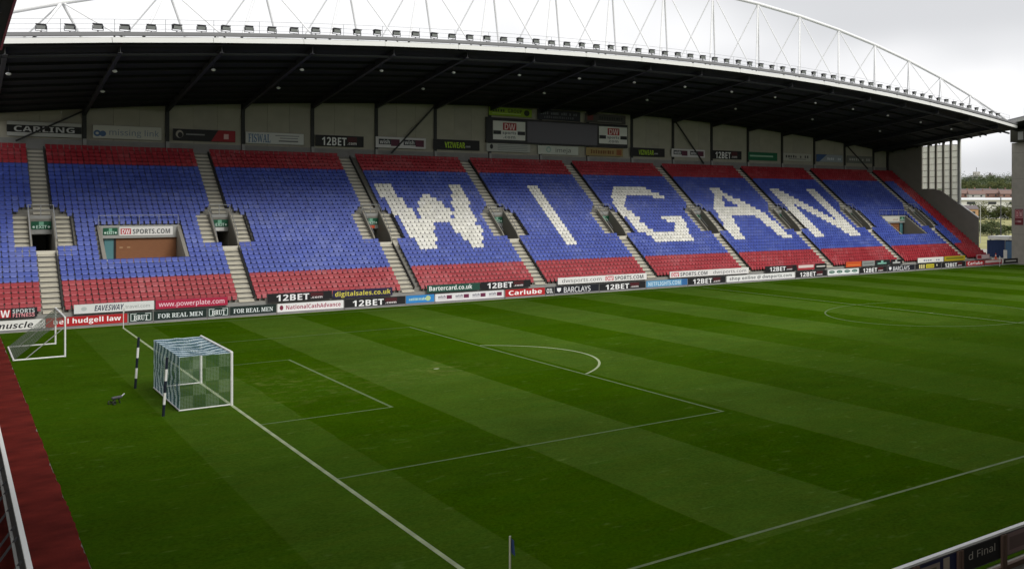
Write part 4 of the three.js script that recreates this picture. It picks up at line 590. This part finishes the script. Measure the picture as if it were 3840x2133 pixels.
// ---------------------------------------------------------------- beyond the corner gap: yard, field, works, houses, wooded hill, town
const FWD = V(Math.sin(0.726), 0, -Math.cos(0.726)), RGT = V(Math.cos(0.726), 0, Math.sin(0.726));
const out = (lat, dist) => V(camera.position.x, 0, camera.position.z).addScaledVector(FWD, dist).addScaledVector(RGT, lat * dist);   // a spot on the land: lateral slope and distance in metres
const hillY = (d) => { const t = THREE.MathUtils.smoothstep(d, 560, 1300); return t * 36; };
{
  const g = new THREE.PlaneGeometry(1, 1, 24, 40), p = g.attributes.position, u = g.attributes.uv;
  for (let i = 0; i < p.count; i++) { const d = 560 + u.getY(i) * 1700, q = out(-0.35 + u.getX(i) * 1.1, d); p.setXYZ(i, q.x, hillY(d) - 0.3 + 2.5 * (fbm(q.x * 0.006, q.z * 0.006, 3) - 0.5) * hillY(d) / 12, q.z); u.setXY(i, q.x, q.z); }
  g.computeVertexNormals(); struct('hill', g, new THREE.MeshStandardMaterial({ map: mottled(0.055, 0.07, 0.028, 0.4, 60, 8, 51), roughness: 1 }), 'wooded rising land beyond the stadium');
}
struct('meadow', new THREE.PlaneGeometry(900, 900).rotateX(-Math.PI / 2).translate(560, -0.05, -440), new THREE.MeshStandardMaterial({ map: mottled(0.27, 0.26, 0.10, 0.3, 40, 8, 52), roughness: 1 }), 'pale green rough field beyond the stadium');
scene.children.at(-1).geometry.attributes.uv.array.forEach((v, i, a) => { a[i] = v * 900; });
const leafGeoms = {};
function crown(w, h, n, s) { // leaf clumps through the crown's volume
  const k = `${w}_${h}_${n}_${s}`; if (leafGeoms[k]) return leafGeoms[k];
  const pos = [], nor = [], uv = []; let sd = s * 7919 + 13; const R = () => { sd = (sd * 1664525 + 1013904223) >>> 0; return sd / 4294967296; };
  const lobes = []; for (let i = 0; i < 9; i++) lobes.push([(R() - 0.5) * w * 0.7, h * (0.14 + 0.68 * R()), (R() - 0.5) * w * 0.7, w * (0.17 + 0.16 * R())]);
  const a = V(0, 0, 0), b = V(0, 0, 0), c = V(0, 0, 0), nn = V(0, 0, 0);
  for (let i = 0; i < n; i++) {
    const L = lobes[Math.floor(R() * lobes.length)], d = V(R() - 0.5, R() - 0.5, R() - 0.5).normalize().multiplyScalar(L[3] * Math.pow(R(), 0.4)), sz = w * (0.035 + 0.045 * R());
    a.set(L[0] + d.x, L[1] + d.y * 0.9, L[2] + d.z); b.copy(a).add(V(R() - 0.5, R() - 0.5, R() - 0.5).multiplyScalar(sz * 2)); c.copy(a).add(V(R() - 0.5, R() - 0.5, R() - 0.5).multiplyScalar(sz * 2));
    nn.copy(b).sub(a).cross(c.clone().sub(a)).normalize(); for (const q of [a, b, c]) { pos.push(q.x, q.y, q.z); nor.push(nn.x, nn.y, nn.z); uv.push(0, 0); }
  }
  const g = new THREE.BufferGeometry(); g.setAttribute('position', new THREE.Float32BufferAttribute(pos, 3)); g.setAttribute('normal', new THREE.Float32BufferAttribute(nor, 3)); g.setAttribute('uv', new THREE.Float32BufferAttribute(uv, 2)); return (leafGeoms[k] = g);
}
const LEAF = [[0.06, 0.085, 0.022], [0.085, 0.10, 0.03], [0.05, 0.07, 0.024], [0.11, 0.12, 0.035]].map(([r, g, b]) => new THREE.MeshStandardMaterial({ color: lin(r, g, b), roughness: 1, side: THREE.DoubleSide }));
function tree(name, label, lat, dist, w, h, k, y = 0, group = 'trees beyond the stadium') {
  const p = out(lat, dist), t = thing(name, label, name === 'shrub' ? 'shrub' : 'tree', [p.x, y, p.z], k * 1.7, group);
  obj('trunk', new THREE.CylinderGeometry(h * 0.012, h * 0.03, h * 0.5, 6).translate(0, h * 0.25, 0), M.bark, t);
  obj('limb', [tube(V(0, h * 0.3, 0), V(w * 0.22, h * 0.6, w * 0.08), h * 0.01, 5), tube(V(0, h * 0.35, 0), V(-w * 0.2, h * 0.62, -w * 0.1), h * 0.01, 5)], M.bark, t);
  const c = obj('crown', crown(1, 1, 1700, k % 4), LEAF[k % 4], t); c.scale.set(w, h, w); return t;
}
// hedge line at the end of the field (the gap runs from lateral 0.15 to 0.205)
[[0.151, 9, 6.5], [0.158, 8, 5], [0.166, 13, 9.2], [0.173, 14, 10], [0.181, 10, 7.5], [0.189, 13, 9], [0.197, 14, 9.6], [0.205, 12, 9]].forEach(([l, w, h], i) => tree('hedge_tree', `bushy green tree at the end of the field, ${ordinal(i + 1)} from the left`, l, 545 + 12 * hash2(i, 4), w, h, i));
[[0.176, 300, 9, 4.2], [0.184, 285, 11, 4.6], [0.168, 330, 7, 3.0], [0.197, 310, 10, 4.0]].forEach(([l, d, w, h], i) => tree('shrub', `dark green shrub in the rough field, ${['second', 'third', 'first', 'fourth'][i]} from the left`, l, d, w, h, i + 1, 0, 'shrubs in the field'));
// long white works building and a tan shed
{ const p = out(0.178, 610), s = thing('warehouse', 'long white works building beyond the hedge trees', 'building', [p.x, 0, p.z], -0.726); obj('wall', bx(-55, 60, 0, 11.3, -14, 14), M.shed, s); obj('roof', prismX([[-15, 11.3], [0, 12.7], [15, 11.3]], -56, 61), std(0.62, 0.63, 0.63, 0.6), s); for (let i = 0; i < 7; i++) obj('window', bx(-40 + i * 13, -35 + i * 13, 8.6, 10.2, 14.02, 14.1), M.windowDark, s); }
{ const p = out(0.157, 520), s = thing('tan_building', 'small tan brick building at the left of the gap', 'building', [p.x, 0, p.z], -0.6); obj('wall', bx(-6, 6, 0, 6.2, -4, 4), M.tan, s); obj('roof', prismX([[-4.4, 6.2], [0, 8.2], [4.4, 6.2]], -6.3, 6.3), M.slate, s); obj('door', bx(-1.5, 1.5, 0, 2.8, 4.01, 4.06), M.windowDark, s); for (const x of [-4, 3.5]) obj('window', bx(x - 0.8, x + 0.8, 3.4, 5, 4.01, 4.06), M.windowDark, s); }
// brick houses on the lower slope, each with windows
{
  const mk = (i, lat, d, w, h) => { const p = out(lat, d), y = hillY(d) + 2.5, s = thing('brick_house', `small brick house on the slope, ${ordinal(i + 1)} from the left`, 'house', [p.x, y, p.z], -0.726 + (hash2(i, 2) - 0.5) * 0.5, 'houses on the slope'); obj('wall', bx(-w / 2, w / 2, -4, h, -4, 4), i % 3 === 2 ? M.render : M.brick, s); const r = obj('roof', prismX([[-4.5, h], [0, h + 3.2], [4.5, h]], -w / 2 - 0.3, w / 2 + 0.3), i % 2 ? M.slate : std(0.20, 0.13, 0.11, 0.85), s); obj('chimney', bx(w / 2 - 1.6, w / 2 - 0.8, h + 1.5, h + 4.4, -0.5, 0.5), M.brick, r); for (const x of [-w / 4, w / 4]) for (const y2 of [1, 3.6]) obj('window', bx(x - 0.7, x + 0.7, y2, y2 + 1.3, 4.01, 4.06), M.windowDark, s); };
  [[0.152, 800], [0.160, 815], [0.168, 790], [0.176, 820], [0.184, 800], [0.192, 812], [0.199, 795], [0.206, 806]].forEach(([l, d], i) => mk(i, l, d, 11 + 3 * hash2(i, 8), 5.6));
}
// woods on the hill: trees that stand out, and the mass behind them
for (let i = 0; i < 22; i++) { const l = 0.148 + 0.060 * (i + 0.5) / 22, d = (i % 2 ? 940 : 870) + 60 * hash2(i, 6), h = 9 + 5 * hash2(i, 9); tree('hill_tree', `dark tree on the wooded slope, ${ordinal(i + 1)} from the left`, l, d, h * 1.15, h, i, hillY(d) - 1.5, 'trees on the slope'); }
{
  const n = 420, im = new THREE.InstancedMesh(crown(1, 1, 160, 2), LEAF[2], n), m = new THREE.Matrix4(), q = new THREE.Quaternion(), col = new THREE.Color();
  for (let i = 0; i < n; i++) { const d = 980 + 560 * hash2(i, 61), p = out(0.10 + 0.16 * hash2(i, 62), d), h = 9 + 8 * hash2(i, 63); im.setMatrixAt(i, m.compose(V(p.x, hillY(d) - 2, p.z), q.setFromAxisAngle(V(0, 1, 0), i), V(h * 1.2, h, h * 1.2))); const v = 0.8 + 0.6 * hash2(i, 64); im.setColorAt(i, col.setRGB(v, v, v * 0.95)); }
  im.name = 'distant_woodland'; scene.add(im); tag(im, 'distant woodland covering the hill', 'woodland', null, 'stuff');
}
// town skyline
[[0.1615, 14, 15, 'flat'], [0.1685, 20, 21, 'tower'], [0.1745, 16, 14, 'flat'], [0.1825, 12, 22, 'spire'], [0.1885, 9, 14, 'flat'], [0.1915, 6, 17, 'flat'], [0.196, 16, 13, 'flat'], [0.2015, 11, 18, 'flat']].forEach(([l, w, h, kind], i) => {
  w *= 0.45; h *= 0.72; const d = 1560, p = out(l, d), s = thing('town_building', `pale ${kind === 'spire' ? 'pointed' : kind === 'tower' ? 'stepped tower' : 'blocky'} building on the skyline, ${ordinal(i + 1)} from the left`, 'building', [p.x, hillY(d) + 2, p.z], -0.726, 'buildings on the skyline'), m = i % 2 ? M.render : std(0.34, 0.35, 0.37, 0.8);
  obj('wall', bx(-w, w, -6, h, -w, w), m, s); if (kind === 'tower') { obj('upper_storey', bx(-w * 0.55, w * 0.55, h, h + 6, -w * 0.5, w * 0.5), m, s); obj('mast', tube(V(0, h + 6, 0), V(0, h + 13, 0), 0.5), M.grey, s); } else if (kind === 'spire') obj('roof', new THREE.ConeGeometry(w * 0.6, 5, 8).translate(0, h + 2.5, 0), M.slate, s); else obj('roof', bx(-w * 0.9, w * 0.9, h, h + 1.2, -w * 0.9, w * 0.9), M.slate, s);
  for (let k = 0; k < 3; k++) obj('window', bx(-w * 0.8, w * 0.8, 2 + k * h * 0.3, 2 + k * h * 0.3 + h * 0.12, w + 0.02, w + 0.1), M.windowDark, s);
});
// yard in the corner
{ const c = thing('storage_container', 'dark blue container under a white roof in the far corner', 'container', [127, 0, -49.0]); obj('body', bx(-0.2, 2.4, 0.1, 3.0, -2.6, 2.4), M.containerBlue, c); for (let k = 0; k < 16; k++) obj('rib', bx(-0.26, -0.2, 0.2, 2.9, -2.5 + k * 0.31, -2.36 + k * 0.31), M.containerBlue, c); obj('roof', bx(-0.5, 3, 3.15, 3.75, -2.2, 2.3), M.white, c); for (const z of [-2.0, 2.0]) obj('post', bx(-0.1, 0.1, 3.0, 3.15, z - 0.1, z + 0.1), M.grey, c); }
{ const g = thing('yard_gate', 'blue and brown metal gates beside the container', 'gate', [123.5, 0, -43.2]); obj('leaf', bx(0, 0.1, 0.08, 3.0, -1.9, -0.05), M.steelBlue, g); obj('leaf', bx(0, 0.1, 0.08, 3.1, 0.05, 3.4), M.brownGate, g); for (const z of [-1.95, 0, 3.45]) obj('post', bx(-0.06, 0.16, 0, 3.2, z - 0.05, z + 0.05), M.grey, g); }
{ const c = thing('traffic_cone', 'orange traffic cone before the blue container', 'cone', [123.2, 0, -46.9]); obj('base', bx(-0.26, 0.26, 0, 0.05, -0.26, 0.26), M.orange, c); obj('cone', new THREE.CylinderGeometry(0.05, 0.2, 0.95, 14).translate(0, 0.52, 0), M.orange, c); obj('sleeve', new THREE.CylinderGeometry(0.1, 0.135, 0.2, 14).translate(0, 0.6, 0), M.white, c); }
{ const b = thing('sign_panel', 'upright white sign panel by the far corner gate', 'sign', [121.5, 0, -43.6]); obj('panel', bx(-0.04, 0.04, 0.3, 1.7, -0.35, 0.35), M.white, b); for (const z of [-0.28, 0.28]) obj('leg', bx(-0.03, 0.03, 0, 0.3, z - 0.03, z + 0.03), M.grey, b); }
[[0.1935, 190, 10.5, 'tall thin dark pole in the corner gap'], [0.1725, 230, 9.0, 'pale lamp post in the field at left of the gap']].forEach(([l, d, h, label], i) => { const p = out(l, d), o = thing('lamp_post', label, 'pole', [p.x, 0, p.z]); obj('pole', tube(V(0, 0, 0), V(0, h, 0), 0.11, 6), i ? M.pale : M.darkGrey, o); obj('lamp_head', bx(-0.5, 0.5, h, h + 0.18, -0.2, 0.2), M.grey, o); });
renderer.render(scene, camera);
